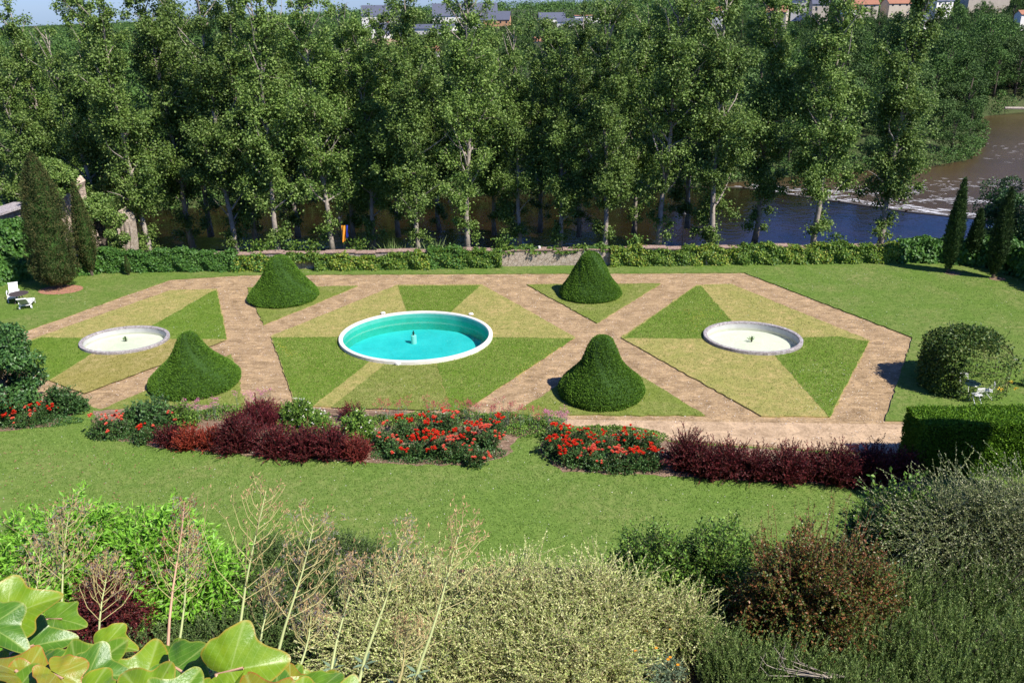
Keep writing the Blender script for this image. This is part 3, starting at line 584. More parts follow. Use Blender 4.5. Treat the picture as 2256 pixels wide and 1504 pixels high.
def ivy(name, pts, h0, h1, depth, mats, n, leaf, label, cat, base=None, mix=None, top=True, parent=None, bumps=.22, z0=0.0):
    """leaves over the front, the top and the rear of a bank of ivy that follows pts; seen side = left normal reversed"""
    P2 = [Vector(q) for q in pts]; seg = [(P2[i + 1] - P2[i]).length for i in range(len(P2) - 1)]; cum = np.concatenate([[0], np.cumsum(seg)])
    u = rs.rand(n) * cum[-1]; X = np.interp(u, cum, [q.x for q in P2]); Y = np.interp(u, cum, [q.y for q in P2])
    idx = np.clip(np.searchsorted(cum, u) - 1, 0, len(seg) - 1); T = np.array([((P2[i + 1] - P2[i]) / seg[i])[:] for i in range(len(seg))])[idx]
    Nr = np.stack([T[:, 1], -T[:, 0]], 1)              # towards the camera for a line drawn left to right
    H = np.interp(u, cum, np.linspace(h0, h1, len(cum))) + .14 * np.sin(u * 1.1) + .10 * np.sin(u * 3.3 + 1) + .05 * np.sin(u * 9)
    bul = bumps * (.5 * np.sin(u * 2.3 + 2) + .5 * np.sin(u * 5.9))
    which = rs.rand(n)
    v = rs.rand(n); z = np.where(which < .55, v * H, np.where(which < .85, H, v * H)) + rs.randn(n) * .04
    off = np.where(which < .55, depth * .5 + bul * .5 + .1 * np.sin(z * 4 + u * 3), np.where(which < .85, (v - .5) * depth, -depth * .5)) + rs.randn(n) * .05
    edge = np.clip((z / np.maximum(H, .1)), 0, 1); off = np.where(which < .55, off - .22 * edge ** 4, off)
    Nn = np.concatenate([Nr, np.zeros((n, 1))], 1); Nn = np.where((which < .55)[:, None], Nn + [0, 0, .5], np.where((which < .85)[:, None], [0, 0, 1.], -Nn)); Nn = Nn + rs.randn(n, 3) * .45
    P = np.stack([X + Nr[:, 0] * off, Y + Nr[:, 1] * off, z0 + np.maximum(z, .02)], 1)
    D = np.stack([rs.randn(n) * .6, rs.randn(n) * .4, -1 + rs.randn(n) * .5], 1)
    b = Bag()
    L = leaf * (.7 + .6 * rs.rand(n))
    if mix is not None:
        sel = mix(u, z, H, X)
        for q in range(len(mats)):
            s_ = sel == q; b.leaves(P[s_], D[s_], Nn[s_], L[s_], L[s_] * .85, q, .1)
    else: b.leaves(P, D, Nn, L, L * .85, 0, .1)
    # dense woody inner body so light does not pass through
    kk = max(3, int(cum[-1] / .5)); uu = np.linspace(0, cum[-1], kk); Xc = np.interp(uu, cum, [q.x for q in P2]); Yc = np.interp(uu, cum, [q.y for q in P2])
    Hc = np.interp(uu, cum, np.linspace(h0, h1, len(cum))) + .14 * np.sin(uu * 1.1) - .12
    id2 = np.clip(np.searchsorted(cum, uu) - 1, 0, len(seg) - 1); T2 = np.array([((P2[i + 1] - P2[i]) / seg[i])[:] for i in range(len(seg))])[id2]; N2 = np.stack([T2[:, 1], -T2[:, 0]], 1)
    def row(o_, z_): return np.stack([Xc + N2[:, 0] * o_, Yc + N2[:, 1] * o_, z0 + z_], 1)
    rows = [row(depth * .4, np.zeros(kk) - .02), row(depth * .36, Hc * .8), row(depth * .2, Hc), row(-depth * .2, Hc), row(-depth * .36, Hc * .8), row(-depth * .4, np.zeros(kk) - .02)]
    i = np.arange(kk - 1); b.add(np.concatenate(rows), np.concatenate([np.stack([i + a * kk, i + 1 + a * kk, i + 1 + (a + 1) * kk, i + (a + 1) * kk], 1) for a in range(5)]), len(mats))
    o = b.build(name, mats + [M['topiary_core']], parent); tag(o, label, cat); return o
yel = lambda u, z, H, X: (rs.rand(len(u)) < (.34 + .30 * np.sin(X * .9) + .2 * np.sin(X * 2.7))).astype(int)
def wx(px): return G(px, 588)[0]
def ivyrange(a, c, h0, h1, mats, nn, label, mix=None, leaf=.155, depth=.95, yy=.05, z0=0.0):
    return ivy('ivy', [(wx(a), WY + yy), (wx((a + c) / 2), WY + yy), (wx(c), WY + yy)], h0, h1, depth, mats, int(nn * 1.8), leaf, label, 'ivy', mix=mix, z0=z0)
ivyrange(205, 530, 1.75, 1.55, [M['ivy_dark']], 7000, 'dark green ivy smothering the left end of the far garden wall')
ivyrange(525, 650, 1.15, 1.15, [M['ivy_dark'], M['ivy_yellow']], 2400, 'yellowing ivy between the dark ivy and the left cone topiary', yel, yy=-.12)
ivy('ivy', [(wx(645), WY - .15), (wx(705), WY - .15)], .5, .45, .5, [M['ivy_mid'], M['ivy_yellow']], 500, .2, 'thin orange tinged ivy fringe over the bare masonry right of the left cone', 'ivy', mix=yel, z0=.8)
ivyrange(703, 950, 1.12, 1.25, [M['ivy_mid'], M['ivy_yellow']], 4800, 'yellow green ivy on the wall below the yellow banner', yel, yy=-.12)
ivyrange(945, 1105, 1.5, 1.5, [M['ivy_mid'], M['ivy_dark']], 4000, 'thick rounded ivy mass left of the bare stretch of wall', yel)
ivy('ivy', [(wx(1105), WY + .35), (wx(1350), WY + .35)], .35, .35, .7, [M['ivy_mid']], 900, .2, 'thin ivy trailing over the top of the bare wall behind the middle cone', 'ivy', z0=1.15)
ivyrange(1345, 1640, 1.35, 1.4, [M['ivy_mid'], M['ivy_yellow']], 5600, 'bright yellow green ivy right of the bare stretch of wall', yel)
ivyrange(1636, 1985, 1.45, 1.5, [M['ivy_mid'], M['ivy_yellow']], 6600, 'bright ivy on the wall running to the shaded right corner', yel)
# right hand boundary: dark ivy wall and the ivy at the corner
ivy('ivy_hedge', [(29.8, 62.6), (33.5, 62.4), (36.3, 60.8), (37.6, 57), (37.8, 50), (37.8, 36)], 1.6, 3.2, 1.3, [M['ivy_dark']], 12000, .26, 'tall dark ivy hedge in shade along the right boundary behind the cypresses', 'hedge')
ivy('ivy_hedge', [(-41.5, 50), (-40.6, 57.2), (-38.5, 59.6), (-35.2, 61.6), (-31.5, 62.3)], 1.3, 1.5, 1.6, [M['ivy_dark']], 7000, .24, 'low rounded ivy hedge curving round the left corner of the lawn', 'hedge')
ivy('ivy_hedge', [(-47, 55), (-44.5, 61), (-41.5, 64), (-36.5, 65.5)], 4.4, 3.2, 2.6, [M['ivy_dark']], 11000, .28, 'tall dark ivy mass behind the low hedge at the left edge', 'hedge')
# bare stretch behind cone: rough masonry face already shows; small stone post in front of the wall
b = Bag(); b.box((0, 0, .42), (.32, .3, .84), 0, .1); b.box((0, 0, .92), (.22, .2, .2), 0, .5)
q = G(1556, 583); tag(b.build('stone_post', [M['wallstone']], loc=(q[0], q[1] - .25, LZ)), 'small weathered stone post in front of the ivy covered wall', 'post')
b = Bag(); b.lathe([(0, 0), (.1, .02), (.12, .12), (.1, .22), (0, .26)], 14); q = AT(1188, 549, WY + .3)
tag(b.build('wall_ornament', [M['white']], loc=(q.x, q.y, 1.33)), 'little white ball sitting on top of the wall near the bare stretch', 'ornament')

# ------------------------------------------------------------ topiary cones
TP = [(0, 3.12), (.3, 3.07), (.56, 2.9), (.76, 2.62), (.93, 2.28), (1.13, 1.88), (1.36, 1.5), (1.66, 1.05), (1.98, .66), (2.2, .36), (2.27, .18), (2.2, .03)]
def topiary(label, x, y, sx=1.0, sz=1.0, prof=TP, lean=0.0, seed=1):
    st = np.random.RandomState(seed); pr = np.array(prof)
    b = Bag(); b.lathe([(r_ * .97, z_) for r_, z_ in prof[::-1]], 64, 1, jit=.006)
    n = 34000; L = np.concatenate([[0], np.cumsum(np.hypot(np.diff(pr[:, 0]), np.diff(pr[:, 1])))])
    rr = np.interp(np.linspace(0, L[-1], 400), L, pr[:, 0]); cdf = np.cumsum(rr + .12); cdf /= cdf[-1]
    s_ = np.interp(st.rand(n), cdf, np.linspace(0, L[-1], 400)); r_ = np.interp(s_, L, pr[:, 0]); z_ = np.interp(s_, L, pr[:, 1])
    a = st.rand(n) * 2 * PI; dr = np.gradient(pr[:, 0], L); dz = np.gradient(pr[:, 1], L); nr = -np.interp(s_, L, dz); nz = np.interp(s_, L, dr)
    r_ = r_ + .035 * np.sin(a * 3 + z_ * 2) + .02 * np.sin(a * 11 + z_ * 5) + .012 * np.sin(z_ * 42 + a * 2) + st.randn(n) * .018
    Nn = np.stack([np.cos(a) * nr, np.sin(a) * nr, nz], 1); P = np.stack([r_ * np.cos(a), r_ * np.sin(a), z_ + .0], 1) - Nn * .03
    D = Nn * .75 + st.randn(n, 3) * .5 + [0, 0, .25]
    b.leaves(P, D, st.randn(n, 3), .06 + st.rand(n) * .035, .034 + st.rand(n) * .02, 0)
    o = b.build('topiary_cone', [M['topiary'], M['topiary_core']], loc=(x, y, LZ - .02)); o.scale = (sx, sx, sz); o.rotation_euler = (0, lean, seed * .7)
    tag(o, label, 'topiary', 'bell shaped yew topiaries in the grass triangles'); return o
q = G(626, 657); topiary('clipped bell topiary behind the left path crossing, near the far wall', q[0], q[1], 1.07, .98)
q = G(1300, 650); TP2 = [(0, 3.14), (.28, 3.09), (.54, 2.92), (.74, 2.64), (.92, 2.28), (1.12, 1.88), (1.33, 1.5), (1.6, 1.05), (1.88, .68), (2.08, .38), (2.15, .18), (2.07, .03)]
topiary('clipped bell topiary in front of the bare stretch of wall', q[0], q[1], 1.0, .98, TP2, 0, 2)
q = G(1324, 868); TP3 = [(0, 3.24), (.28, 3.18), (.52, 2.98), (.72, 2.62), (.88, 2.22), (1.06, 1.82), (1.42, 1.38), (1.82, 1.0), (2.12, .66), (2.28, .33), (2.24, .05)]
TP4 = [(0, 3.12), (.24, 3.07), (.42, 2.88), (.6, 2.52), (.82, 2.1), (1.1, 1.66), (1.48, 1.22), (1.88, .82), (2.2, .46), (2.3, .2), (2.22, .03)]
topiary('nearest plump bell topiary standing right of the pool by the sand path', q[0], q[1], .98, 1.0, TP3, 0, 3)
q = G(432, 845); topiary('bell topiary with pointed top behind the roses at left', q[0] , q[1], 1.04, .95, TP4, .0, 4)

# ------------------------------------------------------------ clipped hedge block at right
def hedge_block(x0, x1, y0, y1, h):
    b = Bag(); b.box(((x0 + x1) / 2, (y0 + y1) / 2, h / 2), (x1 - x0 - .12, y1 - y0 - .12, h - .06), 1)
    def face(n, O, U, Vv, nn):
        a, c = rs.rand(n, 1), rs.rand(n, 1); P = O + U * a + Vv * c; P = P + np.array(nn) * (rs.randn(n, 1) * .03 - .03 + .03 * np.sin(P[:, :1] * 3 + P[:, 2:] * 4))
        D = np.array(nn) * .7 + rs.randn(n, 3) * .55 + [0, 0, .2]; b.leaves(P, D, rs.randn(n, 3), .09 + rs.rand(n) * .06, .045 + rs.rand(n) * .03, 0)
    A = np.array; dx, dy = x1 - x0, y1 - y0
    face(16000, A([x0, y0, h]), A([dx, 0, 0]), A([0, dy, 0]), (0, 0, 1)); face(22000, A([x0, y0, 0]), A([dx, 0, 0]), A([0, 0, h]), (0, -1, 0))
    face(5000, A([x0, y0, 0]), A([0, dy, 0]), A([0, 0, h]), (-1, 0, 0)); face(5000, A([x0, y1, 0]), A([dx, 0, 0]), A([0, 0, h]), (0, 1, 0))
    return b.build('clipped_hedge', [M['hedge'], M['topiary_core']])
tag(hedge_block(17.1, 30, 30.9, 32.6, 2.55), 'tall square clipped hedge, bright green on top, half in shadow', 'hedge')

# ------------------------------------------------------------ columnar evergreens
def column_tree(name, label, cat, x, y, h, r, mat, n, prof=None, leaf=.2, seed=1, group=None, trunk=.35, z0=0.0, fluff=.5):
    st = np.random.RandomState(seed); root = empty(name, (x, y, z0)); tag(root, label, cat, group)
    b = Bag(); b.tube([(0, 0, -.1), (0, 0, h * .5), (0, 0, h * .93)], [.13 * r + .04, .08 * r + .03, .015], 8); b.build('trunk', [M['bark_dark']], root)
    prof = prof or [(0, .1), (.08, .55), (.25, .95), (.45, 1.0), (.7, .78), (.88, .42), (1, .03)]
    t_ = st.rand(n); rad = np.interp(t_, [p_[0] for p_ in prof], [p_[1] for p_ in prof]) * r; keep = st.rand(n) < (rad / r) ** .8 + .05
    t_, rad = t_[keep], rad[keep]; n = len(t_); a = st.rand(n) * 2 * PI
    # vertical tufts
    rad = rad * (1 + .13 * np.sin(a * 5 + t_ * 9) + .09 * np.sin(a * 11 - t_ * 31) + .06 * np.sin(t_ * 60 + a * 3)) * (1 - .35 * st.rand(n) ** 2.5)
    z = trunk + t_ * (h - trunk); P = np.stack([rad * np.cos(a), rad * np.sin(a), z], 1)
    D = np.stack([np.cos(a) * .45, np.sin(a) * .45, np.full(n, 1.0)], 1) + st.randn(n, 3) * fluff
    b = Bag(); b.leaves(P, D, st.randn(n, 3) + np.stack([np.cos(a), np.sin(a), a * 0], 1), leaf * (.6 + .8 * st.rand(n)), leaf * .33, 0)
    b.lathe([(max(.01, np.interp(q, [p_[0] for p_ in prof], [p_[1] for p_ in prof]) * r * .72), trunk + q * (h - trunk)) for q in np.linspace(0.03, .97, 14)], 16, 1, jit=.05)
    b.build('crown', [mat, M['topiary_core']], root); return root
PR_C = [(0, .2), (.1, .55), (.25, .95), (.42, 1.0), (.6, .82), (.78, .52), (.92, .24), (1, .03)]
column_tree('cypress', 'slender cypress at right standing clear on the lawn corner', 'cypress', 32.3, 59.4, 7.0, .56, M['cypress'], 9000, PR_C, seed=1, group='cypresses in the right corner')
column_tree('cypress', 'rightmost slender cypress nearest the dark boundary hedge', 'cypress', 34.9, 58.0, 6.6, .6, M['cypress'], 9000, PR_C, seed=2, group='cypresses in the right corner')
column_tree('cypress', 'shaded cypress between and behind the two right hand cypresses', 'cypress', 34.9, 61.2, 4.4, .5, M['cypress'], 7000, PR_C, seed=3, group='cypresses in the right corner')
column_tree('yew_column', 'broad dark columnar yew with a round red soil ring at left', 'yew', -32.9, 58.4, 9.8, 1.45, M['yew'], 26000, [(0, .35), (.05, .8), (.13, 1.0), (.3, .98), (.55, .9), (.78, .62), (.92, .3), (1, .02)], .17, 5, trunk=.35, fluff=.6)
column_tree('cypress', 'narrow dark cypress right of the broad yew against the ruin', 'cypress', -31.9, 61.3, 7.2, .68, M['yew'], 9000, PR_C, .16, seed=6, trunk=.4)
column_tree('cypress', 'tiny thin young cypress in front of the dark ivy wall', 'cypress', -29.1, 61.3, 1.6, .17, M['yew'], 1100, PR_C, .1, seed=7, trunk=.1)
column_tree('yew_column', 'dark yew at the far left edge beside the white lounger', 'yew', -39.6, 58.2, 7.0, 1.25, M['yew'], 12000, None, .17, 8)
q = (-32.6, 57.9)
an = np.linspace(0, 2 * PI, 25)[:-1]
slab('soil_ring', [[(q[0] + 1.55 * math.cos(a), q[1] + 1.1 * math.sin(a)) for a in an]], LZ + .01, plain('red_soil', (0.36, 0.17, 0.11), 0.95, var=.2, scale=5))
for x, y in ((32.6, 59.2), (35.1, 57.8)):
    slab('soil_ring', [[(x + .55 * math.cos(a), y + .5 * math.sin(a)) for a in an]], LZ + .01, M['soil'])

# ------------------------------------------------------------ loungers and table
def lounger(label, x, y, rz, z=LZ):
    root = empty('sun_lounger', (x, y, z), rz); tag(root, label, 'lounger', 'white plastic sun loungers on the lawn')
    b = Bag()
    for s_ in (-1, 1): b.box((s_ * .31, .05, .30), (.05, 1.35, .07)); b.box((s_ * .31, -.62, .27), (.05, .12, .06))
    for yy in (-.6, .1, .7): b.box((0, yy, .285), (.58, .06, .05))
    b.build('frame', [M['plastic']], root)
    b = Bag()
    for i in range(8): b.box((0, -.6 + i * .155, .35), (.57, .14, .025))
    b.build('seat', [M['plastic']], root)
    b = Bag(); ta = R(42)
    b.box((0, .63 + .36 * math.cos(ta), .37 + .36 * math.sin(ta)), (.57, .74, .03), 0, 0, ta)
    for s_ in (-1, 1): b.box((s_ * .27, .63 + .36 * math.cos(ta), .385 + .36 * math.sin(ta)), (.04, .76, .045), 0, 0, ta)
    b.box((0, .63 + .75 * math.cos(ta), .385 + .75 * math.sin(ta)), (.62, .06, .07), 0, 0, ta)
    bk = b.build('backrest', [M['plastic']], root)
    b = Bag(); b.box((0, .66 + .36 * math.cos(ta), .345 + .36 * math.sin(ta)), (.46, .58, .012), 0, 0, ta); b.build('mesh_panel', [M['mesh_grey']], bk)
    for s_ in (-1, 1):
        b = Bag(); b.tube([(s_ * .37, .0, .3), (s_ * .38, .02, .52), (s_ * .38, .2, .58), (s_ * .38, .5, .58), (s_ * .36, .66, .34)], .028, 6); b.build('armrest', [M['plastic']], root)
        for yy in (-.55, ): b = Bag(); b.tube([(s_ * .3, yy, .28), (s_ * .3, yy - .06, 0)], .03, 6); b.build('leg', [M['plastic']], root)
        b = Bag(); pts = [(s_ * .36 + t, .62, .12) for t in (-.03, .03)]; b.tube(pts, .12, 16); b.build('wheel', [M['plastic']], root)
        b = Bag(); b.tube([(s_ * .31, .62, .12), (s_ * .31, .5, .28)], .025, 6); b.build('leg', [M['plastic']], root)
    return root
q = G(32, 662); lounger('white sun lounger left of the dark table, its long back towards the hedge', q[0], q[1], R(25))
q = G(63, 676); l2 = lounger('white sun lounger right of the dark round table, backrest raised', q[0], q[1], R(195))
q = G(48, 668); root = empty('round_table', (q[0], q[1] - .1, LZ)); tag(root, 'dark round garden table between the two white loungers', 'table')
b = Bag(); b.lathe([(0, .66), (.6, .66), (.62, .68), (.6, .70), (0, .705)], 32); b.build('tabletop', [M['darktable']], root)
for k in range(3):
    b = Bag(); a = k * 2.1; b.tube([(.1 * math.cos(a), .1 * math.sin(a), .66), (.42 * math.cos(a), .42 * math.sin(a), 0)], .025, 6); b.build('leg', [M['darktable']], root)
b = Bag(); b.lathe([(0, 0), (.22, .02), (.26, .25), (.22, .28)], 14); q = G(-6, 648); 
# ------------------------------------------------------------ rose arbour with table and chairs
q0 = (23.7, 39.9)
root = empty('rose_arbour', (q0[0], q0[1], LZ)); tag(root, 'round domed iron arbour overgrown with climbing roses on the right lawn', 'arbour')
b = Bag(); ra = 1.95; hw = 1.8; nb = 26
def dome(t):   # t 0..1 from ground to crown
    if t < .55: return (ra, hw * t / .55)
    a = (t - .55) / .45 * PI / 2; return (ra * math.cos(a), hw + 1.0 * math.sin(a))
for i in range(nb):
    a = i / nb * 2 * PI; door = abs(((a - R(262) + PI) % (2 * PI)) - PI) < .36
    ts = np.linspace(.44 if door else 0, 1, 14); b.tube([(dome(t)[0] * math.cos(a), dome(t)[0] * math.sin(a), dome(t)[1]) for t in ts], .011, 4, cap=False)
for t in (.12, .24, .36, .48, .58, .7, .82):
    r_, z_ = dome(t); aa = [R(262) + (.38 if t < .44 else 0) + (2 * PI - (.76 if t < .44 else 0)) * k / 40 for k in range(41)]; b.tube([(r_ * math.cos(a), r_ * math.sin(a), z_) for a in aa], .010, 4, cap=False)
b.build('trellis', [M['rust']], root)
n = 24000; t_ = rs.rand(n); a = rs.rand(n) * 2 * PI
dens = np.clip(.10 + .55 * (t_ > .45) + 1.3 * np.clip(np.cos(a - R(170)) + .15, 0, 1) + .2 * np.sin(a * 3 + t_ * 8) - .6 * ((np.cos(a - R(310)) > .3) & (t_ < .8)), 0.03, 1)
keep = rs.rand(n) < dens; t_, a = t_[keep], a[keep]; n = len(t_)
rz_ = np.array([dome(t) for t in t_]); rr = rz_[:, 0] * (1.03 + .07 * np.sin(a * 4 + t_ * 7) + .05 * np.sin(a * 9)) + rs.randn(n) * .13; zz = rz_[:, 1] + rs.randn(n) * .12 + .12 * (t_ > .5)
P = np.stack([rr * np.cos(a), rr * np.sin(a), np.maximum(zz, .03)], 1); D = np.stack([np.cos(a), np.sin(a), np.zeros(n)], 1) * .5 + rs.randn(n, 3) * .7
b = Bag(); b.leaves(P, D, unit(n, .4) + D * .5, .11 + rs.rand(n) * .08, .08 + rs.rand(n) * .04, 0)
for _ in range(26):
    a_ = random.uniform(0, 2 * PI); r1 = random.uniform(.2, 1.5); p0 = Vector((r1 * math.cos(a_), r1 * math.sin(a_), 2.2)); d = Vector((math.cos(a_) * .4, math.sin(a_) * .4, random.uniform(.6, 1.3)))
    b.tube([p0, p0 + d * .5, p0 + d * .8], .008, 4, 1, False)
    L = 10; P = np.array([p0 + d * (.3 + .5 * k / L) for k in range(L)]); b.leaves(P, unit(L, .3), unit(L), .1, .07, 0)
b.build('climbing_rose', [leafmat('climber_leaf', [(0.03, 0.075, 0.012), (0.06, 0.125, 0.02), (0.12, 0.20, 0.04), (0.20, 0.24, 0.05)], .5, .35, .25), M['rust']], root)
b = Bag(); n = 500; a = rs.rand(n) * 2 * PI; P = np.stack([1.8 * np.cos(a) + rs.randn(n) * .1, 1.8 * np.sin(a) + rs.randn(n) * .1, rs.rand(n) * .2], 1)
b.leaves(P, unit(n, .6), unit(n), .13, .07, 0); b.build('undergrowth', [M['greenleaf']], root)
for (px, py, z_), nm, mt, lb in (((2240, 789, 1.0), 'rose_bloom', 'whitepetal', 'white rose bloom'), ):
    pass
for k, (px, py) in enumerate(((2238, 792), (2206, 858), (2236, 856), (2228, 842))):
    v = ray(px, py); t = (1.2 - CH) / v.z; n = 14
    b = Bag(); c = np.array([v.x * t, v.y * t, 1.2]) - np.array([q0[0], q0[1], LZ]); P = c + rs.randn(n, 3) * .035; b.leaves(P, unit(n, .4), unit(n), .09, .09, 0); b.build('rose_bloom', [M['yellowpetal'] if k else M['whitepetal']], root)
def cafe_chair(label, x, y, rz):
    root = empty('garden_chair', (x, y, LZ), rz); tag(root, label, 'chair', 'white metal chairs inside the arbour')
    b = Bag()
    for i in range(5): b.box((0, -.16 + i * .08, .45), (.4, .055, .02))
    b.build('seat', [M['plastic']], root)
    b = Bag(); b.box((0, .22, .84), (.4, .025, .10)); b.box((0, .22, .70), (.36, .02, .03)); b.tube([(-.12, .22, .7), (0, .23, .78), (.12, .22, .7)], .012, 5); b.build('backrest', [M['plastic']], root)
    for s_ in (-1, 1):
        b = Bag(); b.tube([(s_ * .19, -.24, 0), (s_ * .19, -.02, .45), (s_ * .19, .2, .7), (s_ * .19, .23, .9)], .016, 6); b.build('leg', [M['plastic']], root)
        b = Bag(); b.tube([(s_ * .17, .24, 0), (s_ * .17, -.18, .45)], .016, 6); b.build('leg', [M['plastic']], root)
    return root
tx_, ty_ = G(2134, 868, 0); 
v = ray(2140, 845); t = (.75 - CH) / v.z; tx_, ty_ = v.x * t, v.y * t
root = empty('bistro_table', (tx_, ty_, LZ)); tag(root, 'round dark bistro table inside the rose arbour', 'table')
b = Bag(); b.lathe([(0, .70), (.42, .70), (.44, .72), (.42, .74), (0, .742)], 30); b.build('tabletop', [plain('dark_green_metal', (0.012, 0.03, 0.028), .3)], root)
b = Bag(); b.tube([(0, 0, .02), (0, 0, .7)], .03, 8)
for k in range(3): a = k * 2.09; b.tube([(0, 0, .2), (.3 * math.cos(a), .3 * math.sin(a), 0)], .018, 6)
b.build('pedestal', [M['black']], root)
cafe_chair('white garden chair in front of the dark table under the arbour', tx_ - .05, ty_ - .75, R(185))
cafe_chair('white garden chair right of the dark table under the arbour', tx_ + .75, ty_ - .3, R(-115))
cafe_chair('white garden chair behind the dark table under the arbour', tx_ + .05, ty_ + .72, R(-8))

# ------------------------------------------------------------ lamp posts and banner on the wall side
def lamp_post(label, px, h=2.6, z0=-.6, lean=0.0, y=64.0):
    v = AT(px, 545, y); root = empty('street_lamp', (v.x, y, z0)); tag(root, label, 'lamp post'); root.rotation_euler = (0, lean, 0)
    b = Bag(); b.lathe([(.08, 0), (.08, .5), (.045, .55), (.04, h), (0, h)], 10); b.build('pole', [M['black']], root)
    b = Bag(); b.lathe([(.05, h), (.09, h + .05), (.14, h + .3), (.16, h + .32), (.03, h + .45), (.02, h + .55), (0, h + .56)], 8); b.build('lantern', [M['black']], root); return v
v = lamp_post('black lamp post behind the wall beside the yellow and blue banner', 761, 3.9, -.6, R(-4))
lamp_post('thin dark lamp post behind the wall among the right hand trunks', 1503, 3.9, -.6)
def cloth(name, x0, x1, z0, z1, y, mat, ph):
    b = Bag(); k, l = 8, 14; V = [(x0 + (x1 - x0) * i / k * (1 - .25 * (j / l) * (i / k)), y + .05 * math.sin(i * .9 + j * .35 + ph), z1 + (z0 - z1) * j / l + .15 * (i / k) * (j / l)) for j in range(l + 1) for i in range(k + 1)]
    Fq = [(j * (k + 1) + i, j * (k + 1) + i + 1, (j + 1) * (k + 1) + i + 1, (j + 1) * (k + 1) + i) for j in range(l) for i in range(k)]
    b.add(V, np.array(Fq)); return b
root = empty('banner', (v.x, 63.95, 0)); tag(root, 'narrow orange and blue banner hanging on the lamp post by the wall', 'banner')
cloth('cloth', -.16, .14, 1.7, 3.05, 0, M['orange'], 0).build('orange_panel', [M['orange']], root); cloth('cloth', .18, .33, 2.0, 3.05, .05, M['blue'], 1).build('blue_panel', [M['blue']], root)

# ------------------------------------------------------------ ruin, piers and old wall behind the left hedge
def masonry(name, label, cat, quads, th, mat='pinkstone', jit=.12):
    """a rough wall whose facing outline is a list of (x,z) pairs per level: left x, right x, z at depth y0"""
    (y0, lv) = quads; b = Bag(); k = len(lv); nx_ = 8; rows = []
    for (xa, xb, z) in lv:
        for q in range(nx_): t = q / (nx_ - 1); rows.append((xa + (xb - xa) * t, y0 + rs.randn() * jit * .4, z + rs.randn() * jit * .5))
        for q in range(nx_): t = 1 - q / (nx_ - 1); rows.append((xa + (xb - xa) * t, y0 + th + rs.randn() * jit * .4, z + rs.randn() * jit * .5))
    s_ = 2 * nx_; i = np.arange(k - 1)[:, None] * s_; j = np.arange(s_)[None]; kk = (j + 1) % s_
    b.add(rows, np.stack([i + j, i + kk, i + s_ + kk, i + s_ + j], -1).reshape(-1, 4))
    tp = (k - 1) * s_; b.add([rows[tp + q] for q in range(s_)], np.array([[q, q + 1, s_ - 2 - q, s_ - 1 - q] for q in range(nx_ - 1)]))
    o = b.build(name, [M[mat]]); tag(o, label, cat); return o
def lvl(l, Y): return (Y, [(AT(a, y, Y).x, AT(c, y, Y).x, AT((a + c) / 2, y, Y).z) for a, c, y in l])
masonry('ruined_tower', 'leaning pinkish ruined masonry buttress behind the broad yew', 'ruin', lvl([(143, 188, 640), (150, 178, 556), (144, 172, 530), (138, 168, 505), (130, 163, 480), (124, 158, 455), (121, 152, 448), (114, 150, 425), (112, 152, 410), (104, 140, 404)], 72), 3.0, jit=.3)
masonry('ruined_wall', 'narrow crumbling sunlit masonry pier right of the narrow cypress', 'ruin', lvl([(196, 225, 640), (203, 221, 556), (199, 218, 530), (196, 214, 505), (190, 208, 475), (187, 202, 462), (184, 194, 455)], 73), 1.4, jit=.3)
masonry('ruined_wall', 'grey stone pier in dappled shade left of the first poplar trunks', 'ruin', lvl([(265, 305, 640), (266, 293, 556), (261, 289, 515), (256, 284, 490), (254, 278, 476), (258, 268, 468)], 72.5), 1.4, 'wallstone', .22)
root = empty('boundary_wall', (0, 0, 0)); tag(root, 'sunlit pebbly boundary wall with sloping coping at the far left edge', 'wall')
a, c = AT(-40, 475, 66), AT(42, 425, 70.5)
dv = Vector((c.x - a.x, c.y - a.y, 0)); L_ = dv.length; ang = math.atan2(dv.y, dv.x)
b = Bag(); b.box(((a.x + c.x) / 2, (a.y + c.y) / 2 + .3, a.z - 3.4), (L_, .9, 6.2), 0, ang); b.build('masonry', [M['wallstone']], root)
b = Bag(); b.box(((a.x + c.x) / 2, (a.y + c.y) / 2 + .3, a.z - .1), (L_ + .1, 1.9, .18), 0, ang); b.build('coping', [M['greystone']], root)

